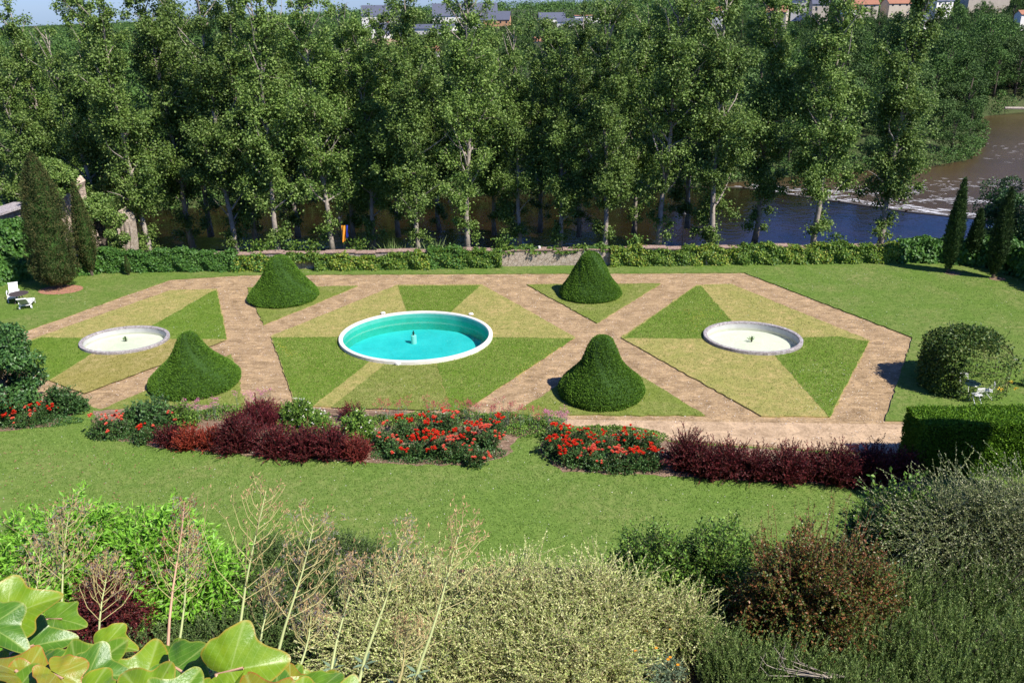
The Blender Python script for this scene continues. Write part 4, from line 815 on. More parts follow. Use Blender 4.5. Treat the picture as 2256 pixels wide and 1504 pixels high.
# ------------------------------------------------------------ poplars
def poplar_meshes(seed, H=24.0, lean=0.0, low=4.0, dense=1.0):
    st = np.random.RandomState(seed); tr = Bag(); cr = Bag()
    zz = np.linspace(0, H * .97, 12); wx_ = np.cumsum(st.randn(12) * .09) + lean * zz; wy_ = np.cumsum(st.randn(12) * .12)
    T = np.stack([wx_ - wx_[0], wy_ - wy_[0], zz], 1); rad = np.interp(zz, [0, 1, H * .5, H], [.31, .23, .13, .02]); tr.tube(T, rad * 1.05, 9)
    P = []; S = []
    def at(z): return np.array([np.interp(z, zz, T[:, 0]), np.interp(z, zz, T[:, 1]), z])
    nl = 36; mist = []
    for i in range(nl):
        z = low + (H - low - 1.5) * (i + st.rand() * .8) / nl; f = (z - low) / (H - low); a = st.rand() * 2 * PI; ln = (5.3 * (1 - .5 * f)) * (.5 + .65 * st.rand()) * (.75 if f < .15 else 1)
        el = R(st.uniform(26, 62) + 12 * f); p0 = at(z); d = np.array([math.cos(a) * math.cos(el), math.sin(a) * math.cos(el), math.sin(el)])
        k = 6; pts = [p0]; 
        for q in range(k): d = d + st.randn(3) * .12 + [0, 0, .07]; d /= np.linalg.norm(d); pts.append(pts[-1] + d * ln / k)
        tr.tube(pts, np.linspace(.075 * (1 - .5 * f) + .025, .012, k + 1), 5, 0, False)
        if st.rand() < .2: continue                                        # bare limb
        for q in (range(2, k + 1) if f < .72 else range(2, k + 1, 2)):
            for _ in range(2 if f < .6 else 1):
                o_ = pts[q] + st.randn(3) * [.55, .55, .4]; P.append(o_); S.append((.28 + .40 * st.rand()) * (1 if f < .6 else .8))
                if st.rand() < .4: tr.tube([pts[q - 1], (pts[q - 1] + o_) / 2 + st.randn(3) * .1, o_], [.02, .014, .006], 4, 0, False)
        if st.rand() < .10 and f > .15: mist.append(pts[st.randint(1, k)])
    for i in range(9): z = H * (.75 + .26 * st.rand()); P.append(at(min(z, H * .97)) + st.randn(3) * [.7, .7, .3] * (1.4 - z / H)); S.append(.4)
    for i in range(7): z = st.uniform(low * .45, low); P.append(at(z) + st.randn(3) * [.5, .5, .3]); S.append(.35)
    P = np.array(P); S = np.array(S); k = int(135 * dense); n = len(P) * k
    C = np.repeat(P, k, 0); s_ = np.repeat(S, k); off = st.randn(n, 3); off /= np.linalg.norm(off, axis=1, keepdims=True); off *= (st.rand(n, 1) ** .45) * 1.15; off[st.rand(n) < .22] *= 2.0; Q = C + off * s_[:, None]
    D = off * .5 + st.randn(n, 3) * .7 + [0, 0, -.35]; Nn = unit(n, .35)
    cr.leaves(Q, D, Nn + off * .8, .15 + st.rand(n) * .11, .12 + st.rand(n) * .09, 0, .15)
    ms = Bag()
    for c in mist[:4]:
        n2 = 420; o2 = st.randn(n2, 3); o2 /= np.linalg.norm(o2, axis=1, keepdims=True); rr_ = .55 * st.rand(n2, 1) ** .4
        ms.leaves(c + o2 * rr_, o2, st.randn(n2, 3), .13, .045, 0)
    return tr.mesh('poplar_trunk', [M['bark']], True), cr.mesh('poplar_crown', [M['poplar']]), (ms.mesh('mistletoe', [M['mistletoe']]) if mist else None)
PM = [poplar_meshes(s_, 24.0, l_, lo, de) for s_, l_, lo, de in ((21, 0, 3.3, 1.0), (22, .012, 4.4, 1.0), (23, -.012, 2.8, 1.05), (24, .0, 5.0, .95), (25, .01, 3.6, 1.1))]
PZ = -3.2
# photo x of the trunk at the wall top, distance, height factor, mesh, own label
PT = [(243, 78, .84, 2, 'short leafy poplar just right of the sunlit ruin pier'), (331, 75, .92, 0, 'poplar with mottled trunk, first clear trunk at the left'),
      (425, 80, .98, 4, 'poplar with a half hidden trunk in shade left of the left cone topiary'), (521, 76, .98, 2, 'poplar with grey trunk behind the left end of the tiled coping'),
      (612, 74.5, .97, 1, 'pale straight poplar directly behind the left cone topiary'), (733, 76.5, .93, 3, 'slim poplar immediately left of the banner'),
      (822, 79, .84, 4, 'shaded poplar immediately right of the banner'), (921, 75, .92, 0, 'poplar with scarred pale trunk rising behind the pool'),
      (1030, 76, .96, 3, 'tallest bare pale trunk, poplar right of the pool centre'), (1145, 79, .82, 2, 'bushy poplar left of the white wall ornament'),
      (1232, 77.5, .80, 4, 'poplar in shade just right of the white wall ornament'), (1333, 75.5, .88, 1, 'poplar with twin upper stems right behind the middle cone'),
      (1449, 76, 1.0, 3, 'dark trunked poplar left of the thin lamp post'), (1567, 75, .99, 2, 'poplar with white base behind the stone post'),
      (1792, 75, 1.0, 1, 'leaning poplar standing alone before the blue water'), (1936, 76, .98, 0, 'rightmost poplar, dark base against the blue water'),
      (118, 77, .80, 4, 'leftmost leafy poplar rising over the broad dark yew'), (40, 90, .78, 2, 'poplar at the far left edge behind the ivy mass'),
      (660, 84, .93, 2, 'rear poplar filling the gap behind the left cone'), (1090, 84, .78, 1, 'rear poplar between the two pale central trunks'), (1395, 84, .86, 0, 'rear poplar between the middle cone and the lamp post'),
      (470, 85, .97, 3, 'rear poplar between the two trunks left of the left cone'), (970, 86, .80, 4, 'rear poplar showing between the pool and the tall bare trunk'), (300, 86, .93, 1, 'rear poplar behind the first clear trunks at left'), (1660, 80, .93, 4, 'drooping poplar left of the lone leaning one'), (565, 82, .92, 0, 'rear poplar just left of the left cone'), (780, 83, .9, 2, 'rear poplar just right of the banner'), (1190, 85, .84, 3, 'rear poplar behind the white wall ornament'), (1510, 86, .92, 2, 'rear poplar behind the thin lamp post'), (180, 83, .88, 0, 'rear poplar above the ruined masonry'), (880, 84, .86, 1, 'rear poplar left of the scarred pale trunk'), (1275, 83, .84, 0, 'rear poplar left of the middle cone')]
for i, (px, Y, hf, mi, lab) in enumerate(PT):
    v = AT(px, 552, Y); root = empty('poplar_tree', (v.x, Y, PZ), i * 1.3 + .4); tag(root, lab, 'poplar', 'poplars along the river bank')
    hf *= 1.05; root.scale = (hf * 1.05, hf * 1.05, hf)
    root.rotation_euler = (Matrix.Rotation(-.10 * max(0, (620 - px) / 500), 3, 'Y') @ Matrix.Rotation(i * 1.3 + .4, 3, 'Z')).to_euler()
    tr, cr, ms = PM[mi]; link('trunk', tr, root); link('crown', cr, root)
    if ms: link('mistletoe', ms, root)
near_tree_later = [(232, 69.5, -3.2, 8.0, 2.3, 61), (140, 70.5, -3.2, 11.0, 2.3, 62)]
# weeds and reeds on the bank just behind the wall
def tuft(name, label, px, Y, z, n, h, r, mat, lw=.03, cat='weeds', group=None, up=1.4):
    v = AT(px, 550, Y); b = Bag(); P = np.zeros((n, 3)); P[:, :2] = rs.randn(n, 2) * r * .5; D = unit(n, up)
    P[:, 2] = rs.rand(n) ** .7 * h * (.5 if lw < .1 else 1)
    b.leaves(P, D, unit(n), (h if lw < .1 else .26) * (.4 + .6 * rs.rand(n)), lw, 0); 
    for q in range(0, n, 9): b.tube([(0, 0, -.3), tuple(P[q] * [.6, .6, .5]), tuple(P[q])], [.012, .008, .004], 3, 0, False)
    o = b.build(name, [mat], loc=(v.x, Y, z)); tag(o, label, cat, group)
tuft('reed_clump', 'grey green reed clump behind the wall right of the banner', 868, 66, -2.0, 420, 2.5, 1.1, M['rosemary'], .05, 'reeds'); tuft('reed_clump', 'grey green reed clump behind the wall below the scarred trunk', 962, 66, -2.0, 420, 2.6, .9, M['rosemary'], .05, 'reeds')
for k, px in enumerate((560, 590, 648, 690, 790, 1110, 1400, 1840)):
    tuft('weed', ['leafy weed behind the wall, leftmost of those left of the left cone', 'second leafy weed peeping over the wall left of the left cone', 'leafy weed on the coping just right of the left cone', 'leafy weed between the left cone and the banner post', 'leafy weed just right of the banner pole', 'leafy weed over the wall where the bare stretch begins', 'leafy weed over the wall right of the middle cone', 'leafy weed at the foot of the lone leaning poplar'][k], px, 63.6, .1, 230, 1.9, .8, M['ivy_mid'], .17, 'weed', 'weeds peeping over the wall', .6)

# ------------------------------------------------------------ woods beyond the river
def broadleaf(seed, H=13.0, Rr=5.0, k=95, leaf=.42, mat='far', base=.06):
    st = np.random.RandomState(seed); tr = Bag(); cr = Bag(); tr.tube([(0, 0, -1.5), (.1, 0, H * .3), (st.randn() * .3, st.randn() * .3, H * .75)], [.35, .27, .08], 7)
    P = []; S = []
    for i in range(44):
        t_ = st.rand(); a = st.rand() * 2 * PI; z = H * (base + (1 - base) * t_); prof = math.sin(PI * min(1, max(.06, (t_ * .86 + .12)))) ** .55; r_ = Rr * prof * (.55 + .45 * st.rand())
        P.append((r_ * math.cos(a) * .86, r_ * math.sin(a) * .86, z * .93)); S.append(Rr * (.17 + .12 * st.rand()))
        if i % 3 == 0: tr.tube([(0, 0, max(.5, z * .55)), (P[-1][0] * .5, P[-1][1] * .5, z * .8), P[-1]], [.1, .06, .02], 4, 0, False)
    P = np.array(P); S = np.array(S); n = len(P) * k; C = np.repeat(P, k, 0); s_ = np.repeat(S, k)[:, None]; o_ = st.randn(n, 3); o_ /= np.linalg.norm(o_, axis=1, keepdims=True)
    Q = C + o_ * s_ * (.75 + .35 * st.rand(n, 1)) * [1, 1, .8]; Q[:, 2] = np.maximum(Q[:, 2], .1); D = o_ * .4 + st.randn(n, 3) * .7 + [0, 0, -.3]
    cr.leaves(Q, D, o_ + st.randn(n, 3) * .5 + [0, 0, .3], leaf * (.6 + .7 * st.rand(n)), leaf * (.5 + .4 * st.rand(n)), 0, .15)
    return tr.mesh('wood_trunk', [M['bark_dark']], True), cr.mesh('wood_crown', [M[mat]])
BM = [broadleaf(31), broadleaf(32, 14, 4.6), broadleaf(33, 12, 5.4), broadleaf(34, 10, 4.6, mat='farlight'), broadleaf(35, 15, 4.2, 90, .4)]
# clearings kept open in front of the houses
CLEAR = []
HOUSES = [  # name-label, px x, px y of base, Y, rz, w, d, h, roof h, wall, roof, chimneys
 ('white house with grey roof and brick chimney above the brown field at left', 842, 82, 330, 8, 11, 8, 4.6, 2.2, 'render_white', 'slate', 1),
 ('low white annexe in front of the house above the brown field', 848, 83, 322, 8, 8, 4, 2.2, .8, 'render_white', 'slate', 0),
 ('long slate roofed hall beyond the village at left', 850, 52, 430, 4, 27, 14, 4.5, 5.5, 'render_white', 'slate', 0),
 ('long slate roofed hall partly behind the tallest bare trunk', 1025, 53, 430, 3, 38, 15, 4.8, 6.5, 'render_white', 'slate', 0),
 ('white house with low slate gable left of the tallest bare trunk', 960, 80, 345, -14, 22, 9, 4.0, 2.0, 'render_white', 'slate', 0),
 ('white house with two small gables right of the tallest bare trunk', 1045, 73, 360, 12, 9, 7, 4.4, 2.2, 'render_white', 'slate', 0),
 ('orange rendered house with slate roof in the village centre', 1092, 66, 365, -6, 17, 9, 5.6, 4.2, 'render_orange', 'slate', 0),
 ('white house under slate roof above the middle cone topiary', 1215, 56, 370, 5, 15, 9, 3.8, 3.0, 'render_white', 'slate', 0),
 ('second white house stepping right towards the flat roofed block', 1256, 66, 350, -8, 14, 8, 4.2, 1.6, 'render_white', 'slate', 0),
 ('white flat roofed block at the right end of the village centre', 1294, 55, 360, 3, 15, 8, 4.8, .25, 'render_white', 'tile', 0),
 ('small orange and white cottage low among trees above the middle', 1190, 103, 300, 0, 5.5, 5, 2.6, 1.6, 'render_white', 'tile', 0),
 ('small white cottage roof deep in the trees left of centre', 953, 125, 270, 10, 6, 5, 2.4, 1.5, 'render_white', 'tile', 1),
 ('little white cottage with red roof at the upper right', 1578, 38, 300, -20, 6, 6, 2.8, 1.6, 'render_white', 'tile', 0),
 ('red tiled house with brick chimney and pale gable wall at upper right', 1712, 44, 290, -24, 11, 8, 4.4, 3.0, 'render_cream', 'tile', 1),
 ('tall grey slated town house with white side at upper right', 1760, 26, 300, -18, 8.5, 8, 7.5, 4.0, 'render_white', 'slate', 1),
 ('cream house with steep slate dormer roof and chimney right of the tall one', 1803, 32, 292, -8, 9, 8, 6.5, 4.5, 'render_cream', 'slate', 1),
 ('small white gabled house left of the long pinkish roofed house', 1869, 38, 280, 30, 6.5, 5, 4.2, 2.2, 'render_white', 'tile', 0),
 ('long cream house with faded pinkish tiled roof at upper right', 1900, 24, 300, -2, 15, 8, 3.4, 3.0, 'render_cream', 'tile', 0),
 ('cream house with faded tile roof between the two right poplars', 1972, 22, 300, 6, 13, 8, 3.4, 2.8, 'render_cream', 'tile', 0),
 ('white gable low among trees left of the rightmost poplar crown', 2028, 60, 262, 35, 6, 6, 4.0, 2.4, 'render_white', 'slate', 0),
 ('slate roofed house with white gable at the top right', 2064, 20, 290, 20, 12, 9, 4.5, 4.0, 'render_white', 'slate', 0),
 ('pale house with wide slate roof at the top right corner', 2170, 8, 310, -5, 24, 10, 4.5, 4.0, 'render_cream', 'slate', 0),
 ('tiny white shed at the right edge among dark trees', 2249, 46, 255, 10, 4, 4, 3.0, 1.5, 'render_white', 'tile', 0),
]
for (lab, px, py, Y, rz, w_, d_, h_, rh, wm, rm, ch) in HOUSES:
    Y = Y * 1.42 if Y < 400 else Y * 1.25
    if px > 1650: w_ *= .8; h_ *= .6; rh *= .9; py -= 4
    v = AT(px, py, Y); root = empty('house', (v.x, v.y, v.z), R(rz)); tag(root, lab, 'house'); sc = 2000 / Y
    CLEAR.append((px - w_ * sc * .42, px + w_ * sc * .42, py - (h_ + rh) * sc, py - (h_ * .35) * sc, Y))
    b = Bag(); V = [(-w_ / 2, -d_ / 2, -5), (w_ / 2, -d_ / 2, -5), (w_ / 2, d_ / 2, -5), (-w_ / 2, d_ / 2, -5), (-w_ / 2, -d_ / 2, h_), (w_ / 2, -d_ / 2, h_), (w_ / 2, d_ / 2, h_), (-w_ / 2, d_ / 2, h_)]
    b.add(V, np.array([(0, 1, 5, 4), (1, 2, 6, 5), (2, 3, 7, 6), (3, 0, 4, 7)])); b.add([(-w_ / 2, -d_ / 2, h_), (-w_ / 2, d_ / 2, h_), (-w_ / 2, 0, h_ + rh * .97), (w_ / 2, -d_ / 2, h_), (w_ / 2, d_ / 2, h_), (w_ / 2, 0, h_ + rh * .97)], np.array([(0, 2, 1), (3, 4, 5)]))
    b.build('wall', [M[wm]], root)
    b = Bag(); e = .35; t_ = .18
    for s_ in (-1, 1):
        y1 = s_ * (d_ / 2 + e); z1 = h_ - rh * e / (d_ / 2)
        V = [(-w_ / 2 - e, y1, z1), (w_ / 2 + e, y1, z1), (w_ / 2 + e, 0, h_ + rh), (-w_ / 2 - e, 0, h_ + rh)]; V += [(a, b_, c + t_) for a, b_, c in V]
        b.add(V, np.array([(0, 1, 2, 3), (4, 5, 6, 7), (0, 1, 5, 4), (1, 2, 6, 5), (3, 0, 4, 7)]))
    rf = b.build('roof', [M[rm]], root)
    if ch: b = Bag(); b.box((w_ * .32, .4, h_ + rh * .9 + .5), (.9, .8, 1.9)); b.build('chimney', [M['brick']], rf)
    nwin = max(1, int(w_ / 3.2))
    for q in range(nwin if w_ < 30 else 0):
        for fl in range(2 if h_ > 5 else 1):
            b = Bag(); b.box((-w_ / 2 + (q + .5) * w_ / nwin, -d_ / 2 - .02, 1.5 + fl * 2.7), (.9, .08, 1.2)); b.build('window', [M['glass']], root)
# pale brown field below the left houses
v0, v1 = AT(812, 100, 318), AT(875, 84, 326)
b = Bag(); b.add([tuple(AT(808, 106, 425)), tuple(AT(890, 104, 425)), tuple(AT(880, 85, 455)), tuple(AT(800, 86, 455))], np.array([(0, 1, 2, 3)]))
tag(b.build('brown_field', [plain('dry_field', (0.34, 0.24, 0.14), .95, var=.25, scale=.4)]), kind='structure')
CLEAR.append((815, 880, 84, 100, 425))
tags = ['dense dark green broadleaf tree in the wood beyond the river', 'tall dark broadleaf tree in the wood beyond the river', 'wide spreading broadleaf tree in the wood beyond the river', 'lighter willow like tree in the wood beyond the river', 'narrow dark broadleaf tree in the wood beyond the river']
cnt = 0; st = np.random.RandomState(5)
for D0, sp, hs in ((0, 7.5, .85), (8, 8, 1.0), (18, 9, 1.1), (30, 10, 1.1), (45, 11, 1.0), (62, 12, .95), (85, 14, .9), (112, 15, .8), (145, 17, .8), (185, 18, .8), (230, 20, .75), (280, 22, .7)):
    x = -200.0 if D0 < 150 else -270.0
    while x < 270:
        x += sp * (.75 + .5 * st.rand()); Y = shore(x) + 2.5 + D0 * (1 + .0 * x) + st.rand() * 5
        z = float(hgt(x, Y)); px, py = proj(x, Y, z + 6)
        if px < -140 or px > 2390: continue
        sc = hs * (.8 + .45 * st.rand()) * (.62 if (34 < x < 82 and D0 < 12) else 1) ; mi = st.choice([0, 1, 2, 3, 4], p=[.27, .2, .23, .15, .15])
        top = proj(x, Y, z + 13 * sc); bot = proj(x, Y, z); wpx = 5.0 * sc * 1850 / Y
        bad = False
        for (xa, xb, ya, yb, hy) in CLEAR:
            if Y < hy + 4 and px + wpx > xa and px - wpx < xb and top[1] < yb and bot[1] > ya: bad = True; break
        if bad:
            need = None
            sc2 = sc
            while sc2 > .3:
                sc2 *= .85; top = proj(x, Y, z + 13.5 * sc2); wpx = 5 * sc2 * 1850 / Y
                if not any(Y < hy + 4 and px + wpx > xa and px - wpx < xb and top[1] < yb and bot[1] > ya for (xa, xb, ya, yb, hy) in CLEAR): break
            else: continue
            sc = sc2
        elif px < 700 and top[1] < 55:                               # keep the far ridge line on the left under the sky
            sc = max(.3, sc * .7)
        root = empty('wood_tree', (x, Y, z - .3), st.rand() * 6.28); root.scale = (sc, sc, sc * (.9 + .2 * st.rand()))
        zone = ['at the far left', 'left of the banner', 'behind the scarred trunk', 'behind the middle cone', 'behind the lone leaning poplar', 'at the right bend of the river'][min(5, max(0, int(px // 380)))]
        band = 'on the water edge' if D0 < 12 else ('on the lower slope' if D0 < 70 else ('on the upper slope' if D0 < 180 else 'near the village'))
        tag(root, tags[mi].replace(' in the wood beyond the river', '') + ' ' + band + ' ' + zone, 'tree', 'woodland trees beyond the river')
        link('trunk', BM[mi][0], root); link('crown', BM[mi][1], root); cnt += 1
print('WOOD TREES', cnt)
# bank scrub at the water's edge and the far-off woods, each one mass
def mass(name, label, pts, Rr, k, leaf, mat, seed=3):
    st = np.random.RandomState(seed); P = np.array(pts, float); n = len(P) * k; C = np.repeat(P, k, 0); o_ = st.randn(n, 3); o_ /= np.linalg.norm(o_, axis=1, keepdims=True)
    s_ = np.repeat(np.broadcast_to(Rr, (len(P),)), k)[:, None]; Q = C + o_ * s_ * [1, 1, .75] * (.8 + .3 * st.rand(n, 1)); b = Bag()
    b.leaves(Q, o_ * .4 + st.randn(n, 3) * .7, o_ + st.randn(n, 3) * .4 + [0, 0, .3], leaf * (.6 + .8 * st.rand(n)), leaf * .7, 0); tag(b.build(name, [M[mat]]), label, kind='stuff')
pts = []; rr = []
for x in np.arange(-75, 118, 1.5):
    Y = shore(x) + st.rand() * 2.5 + .3; s_ = .9 + st.rand() * 1.3; pts.append((x, Y, max(-5.6, float(hgt(x, Y))) + s_ * .6)); rr.append(s_)
mass('bank_scrub', 'green scrub overhanging the far bank of the river', pts, np.array(rr), 130, .34, 'far')
pts = []; rr = []
for _ in range(2600):
    Y = 430 * (1 + 2.6 * st.rand() ** 1.5); x = st.uniform(-.75, .72) * Y; z = float(hgt(x, Y)); s_ = 3.5 + 3 * st.rand(); px, py = proj(x, Y, z + s_); pt = proj(x, Y, z + s_ * 1.8)
    if any(Y < hy + 6 and px + s_ * 1850 / Y > xa and px - s_ * 1850 / Y < xb and pt[1] < yb and py + 3 > ya for (xa, xb, ya, yb, hy) in CLEAR): continue
    pts.append((x, Y, z + s_ * .6)); rr.append(s_)
mass('distant_woodland', 'far off woods covering the hills to the horizon', pts, np.array(rr), 90, 1.3, 'far', 4)
pts = []; rr = []
for _ in range(5200):
    Y = st.uniform(330, 560); x = st.uniform(-.62, .66) * Y; z = float(hgt(x, Y)); s_ = .9 + 2.2 * st.rand(); px, py = proj(x, Y, z + s_); pt = proj(x, Y, z + s_ * 1.4)
    if any(Y < hy + 3 and px + s_ * 1850 / Y > xa and px - s_ * 1850 / Y < xb and pt[1] < yb - 4 and py + 2 > ya for (xa, xb, ya, yb, hy) in CLEAR): continue
    pts.append((x, Y, z + s_ * .5)); rr.append(s_)
mass('village_greenery', 'bushes and gardens between the village houses', pts, np.array(rr), 40, .9, 'far', 6)
# dark trees on the right bank behind the cypresses
def near_tree(name, label, x, y, z, H, Rr, seed, k=260, leaf=.2, mat='roseleaf', group=None, base=.12):
    a, c = broadleaf(seed, H, Rr, k, leaf, mat, base); root = empty(name, (x, y, z)); tag(root, label, 'tree', group); link('trunk', a, root); link('crown', c, root); return root
for (px_, Y_t, z_t, H_t, R_t, s_t), lb_ in zip(near_tree_later, ('low leafy tree hiding the foot of the grey stone pier', 'leafy tree growing between the ruined masonry pieces')):
    v = AT(px_, 552, Y_t); near_tree('broadleaf_tree', lb_, v.x, Y_t, z_t, H_t, R_t, s_t, 240, .2, 'poplar', base=.3 if H_t < 9 else .74)
v = AT(2235, 560, 70); near_tree('broadleaf_tree', 'dark spreading tree behind the right corner hedge over the water', v.x + .3, 69, -3, 11.0, 4.4, 51, 420, .19)
v = AT(2190, 560, 67); near_tree('broadleaf_tree', 'low dark tree squeezed behind the two right cypresses', v.x + .1, 66.0, -2.5, 7.2, 2.4, 52, 420, .17)
v = AT(2290, 560, 63); near_tree('broadleaf_tree', 'dark tree cut by the right edge of the view behind the hedge', v.x + .6, 61.5, -1, 8.2, 3.6, 53, 420, .18)
# driftwood at the right far bank
b = Bag(); a = AT(2213, 238, 196); c = AT(2290, 247, 200); b.tube([tuple(a), tuple((a + c) / 2 + Vector((0, 0, .4))), tuple(c)], [.25, .3, .35], 7); b.build('fallen_log', [M['bark']]); tag(bpy.data.objects['fallen_log'], 'pale fallen log at the far bank on the right edge', 'log')
# the castle turret right of the frame, whose shadow falls on the hedge and the barberries
root = empty('castle_turret', (26.0, 23.0, 0)); tag(root, 'round stone turret beside the garden whose shadow falls on the hedge', 'turret')
b = Bag(); b.lathe([(2.25, -1), (2.25, 12.6), (2.45, 12.7), (2.45, 13.1)], 40); b.build('wall', [M['wallstone']], root)
b = Bag(); b.lathe([(2.65, 13.1), (1.9, 14.6), (1.2, 15.8), (0, 16.9)], 40); b.build('roof', [M['slate']], root)
#PART3
# ------------------------------------------------------------ spray shrubs: arching twigs that carry leaves
def sprays(N_, Rx, Ry, Rz, Lt, K, leaf, lw, up_=.4, droop=.3, spread=.6, shell=.55, seed=1, twig=.006, tw_mat=1, radial=1.0, bias=(0, 0, 0), z0=.0, twsides=3, curl=.25, along=.55):
    """N_ twigs rooted on the inner shell of a half ellipsoid, K leaves on each; returns a Bag"""
    st = np.random.RandomState(seed); o_ = st.randn(N_, 3); o_[:, 2] = np.abs(o_[:, 2]) * 1.0 + .02; o_ /= np.linalg.norm(o_, axis=1, keepdims=True)
    tuft_ = st.randn(max(6, N_ // 14), 3)[st.randint(0, max(6, N_ // 14), N_)]
    lump = 1 + .07 * tuft_[:, 0] * .6 + .13 * np.sin(o_[:, 0] * 5 + seed) * np.cos(o_[:, 1] * 4.3) + .09 * np.sin(o_[:, 0] * 11 + o_[:, 2] * 7 + seed * 2)
    A0 = o_ * [Rx, Ry, Rz] * (shell + (1 - shell) * st.rand(N_, 1) ** .7) * lump[:, None]; A0[:, 2] += z0
    nrm = o_ / np.array([Rx, Ry, Rz]); nrm /= np.linalg.norm(nrm, axis=1, keepdims=True)
    d = nrm * radial + [0, 0, up_] + np.array(bias) + (st.randn(N_, 3) * .55 + tuft_ * .75) * spread; d /= np.linalg.norm(d, axis=1, keepdims=True)
    ln = Lt * (.6 + .7 * st.rand(N_, 1)); S_ = 4; pts = [A0 - d * ln * .35]; dd = d.copy(); side = st.randn(N_, 3) * curl
    for q in range(S_): pts.append(pts[-1] + dd * ln / S_); dd = dd + (side * .4 + [0, 0, -droop / S_]); dd /= np.linalg.norm(dd, axis=1, keepdims=True)
    pts = np.stack(pts, 1); b = Bag()                                       # (N,5,3)
    t = (np.arange(K)[None] + st.rand(N_, K)) / K * (S_ - .01); i0 = t.astype(int); f = (t - i0)[..., None]
    ar = np.arange(N_)[:, None]; P = pts[ar, i0] * (1 - f) + pts[ar, i0 + 1] * f; Tg = pts[ar, i0 + 1] - pts[ar, i0]; Tg /= np.linalg.norm(Tg, axis=2, keepdims=True)
    rnd = st.randn(N_, K, 3); D = Tg * (1.2 - along) + rnd * along; n = N_ * K; P = P.reshape(-1, 3); P[:, 2] = np.maximum(P[:, 2], .015)
    sz = leaf * (.65 + .7 * st.rand(n)); Nn = st.randn(n, 3) * .7 + [0, 0, .8]
    b.leaves(P, D.reshape(-1, 3), Nn, sz, sz * lw, 0, .1)
    if twig:
        sd = twsides; a_ = np.arange(sd) * 2 * PI / sd
        U = np.cross(d, [0.3, 0.2, .9]); U /= np.linalg.norm(U, axis=1, keepdims=True); W_ = np.cross(d, U)
        rad = np.linspace(twig, twig * .35, S_ + 1); ring = (U[:, None, None] * np.cos(a_)[None, None, :, None] + W_[:, None, None] * np.sin(a_)[None, None, :, None]) * rad[None, :, None, None] + pts[:, :, None]
        base = (np.arange(N_) * (S_ + 1) * sd)[:, None, None]; i = (np.arange(S_) * sd)[None, :, None]; j = np.arange(sd)[None, None]; k = (j + 1) % sd
        b.add(ring.reshape(-1, 3), np.stack(np.broadcast_arrays(base + i + j, base + i + k, base + i + sd + k, base + i + sd + j), -1).reshape(-1, 4), tw_mat)
    return b
def shrub(name, label, cat, loc, bag, mats, group=None, stems=5, Rz=1.0, rz=0.0, core=None, stem_mat='bark_dark'):
    root = empty(name, loc, rz); tag(root, label, cat, group); bag.build('foliage', mats, root)
    b = Bag()
    for k in range(stems):
        a = k * 2.4; b.tube([(0.04 * math.cos(a), .04 * math.sin(a), -.1), (.15 * Rz * math.cos(a), .15 * Rz * math.sin(a), Rz * .35), (.38 * Rz * math.cos(a), .38 * Rz * math.sin(a), Rz * .72)], [.03, .02, .008], 5)
    b.build('stem', [M[stem_mat]], root)
    return root
SG = LZ + .01
def groundpos(px, py, z=SG): q = G(px, py, z); return (q[0], q[1], z)

# ------------------------------------------------------------ flower border: barberries
def barberry(name, label, px, py, r, h, mats, n=420, seed=1, group='purple barberries in the border', leaf=.075, Lt=.75):
    b = sprays(int(n * 1.05), r * .74, r * .70, h * .64, Lt * 1.1, 42, leaf * .9, .55, 1.2, .45, .32, .15, seed, .006, 1, 1.0, along=.38)
    return shrub(name, label, 'barberry', groundpos(px, py), b, mats, group, 5, h)
PU = [M['purple'], M['redtwig']]; RD = [M['redleaf'], M['redtwig']]
barberry('barberry_bush', 'small dull barberry with reddish tips, leftmost of the border barberries', 374, 978, .62, 1.0, PU, 200, 61)
barberry('barberry_bush', 'bright orange red barberry left of the big purple ones', 418, 985, .72, 1.15, RD, 260, 62)
barberry('barberry_bush', 'second orange red barberry touching the big purple bush', 465, 985, .62, 1.1, RD, 220, 63)
barberry('barberry_bush', 'largest purple barberry with red sunlit top', 525, 985, 1.25, 2.1, PU, 750, 64)
barberry('barberry_bush', 'purple barberry behind the largest one, crimson top', 575, 935, 1.1, 1.5, [leafmat('crimson_barberry_leaf', [(.05, .01, .014), (.16, .02, .03), (.26, .04, .05)]), M['redtwig']], 500, 65)
barberry('barberry_bush', 'dark purple barberry right of the largest one', 612, 998, 1.0, 1.6, PU, 520, 66)
barberry('barberry_bush', 'dark purple barberry mixed with green stems in mid border', 672, 1003, 1.0, 1.7, PU, 520, 67)
barberry('barberry_bush', 'dark purple barberry just left of the small red one', 732, 1003, .95, 1.75, PU, 500, 68)
barberry('barberry_bush', 'small dark red rounded barberry beside the roses', 787, 1008, .68, 1.15, [leafmat('deep_red_leaf', [(.10, .015, .015), (.19, .03, .025), (.28, .05, .035)]), M['redtwig']], 320, 69)
barberry('barberry_bush', 'thin dark barberry sprig behind the white flowered shrub', 775, 922, .5, .8, PU, 100, 70)
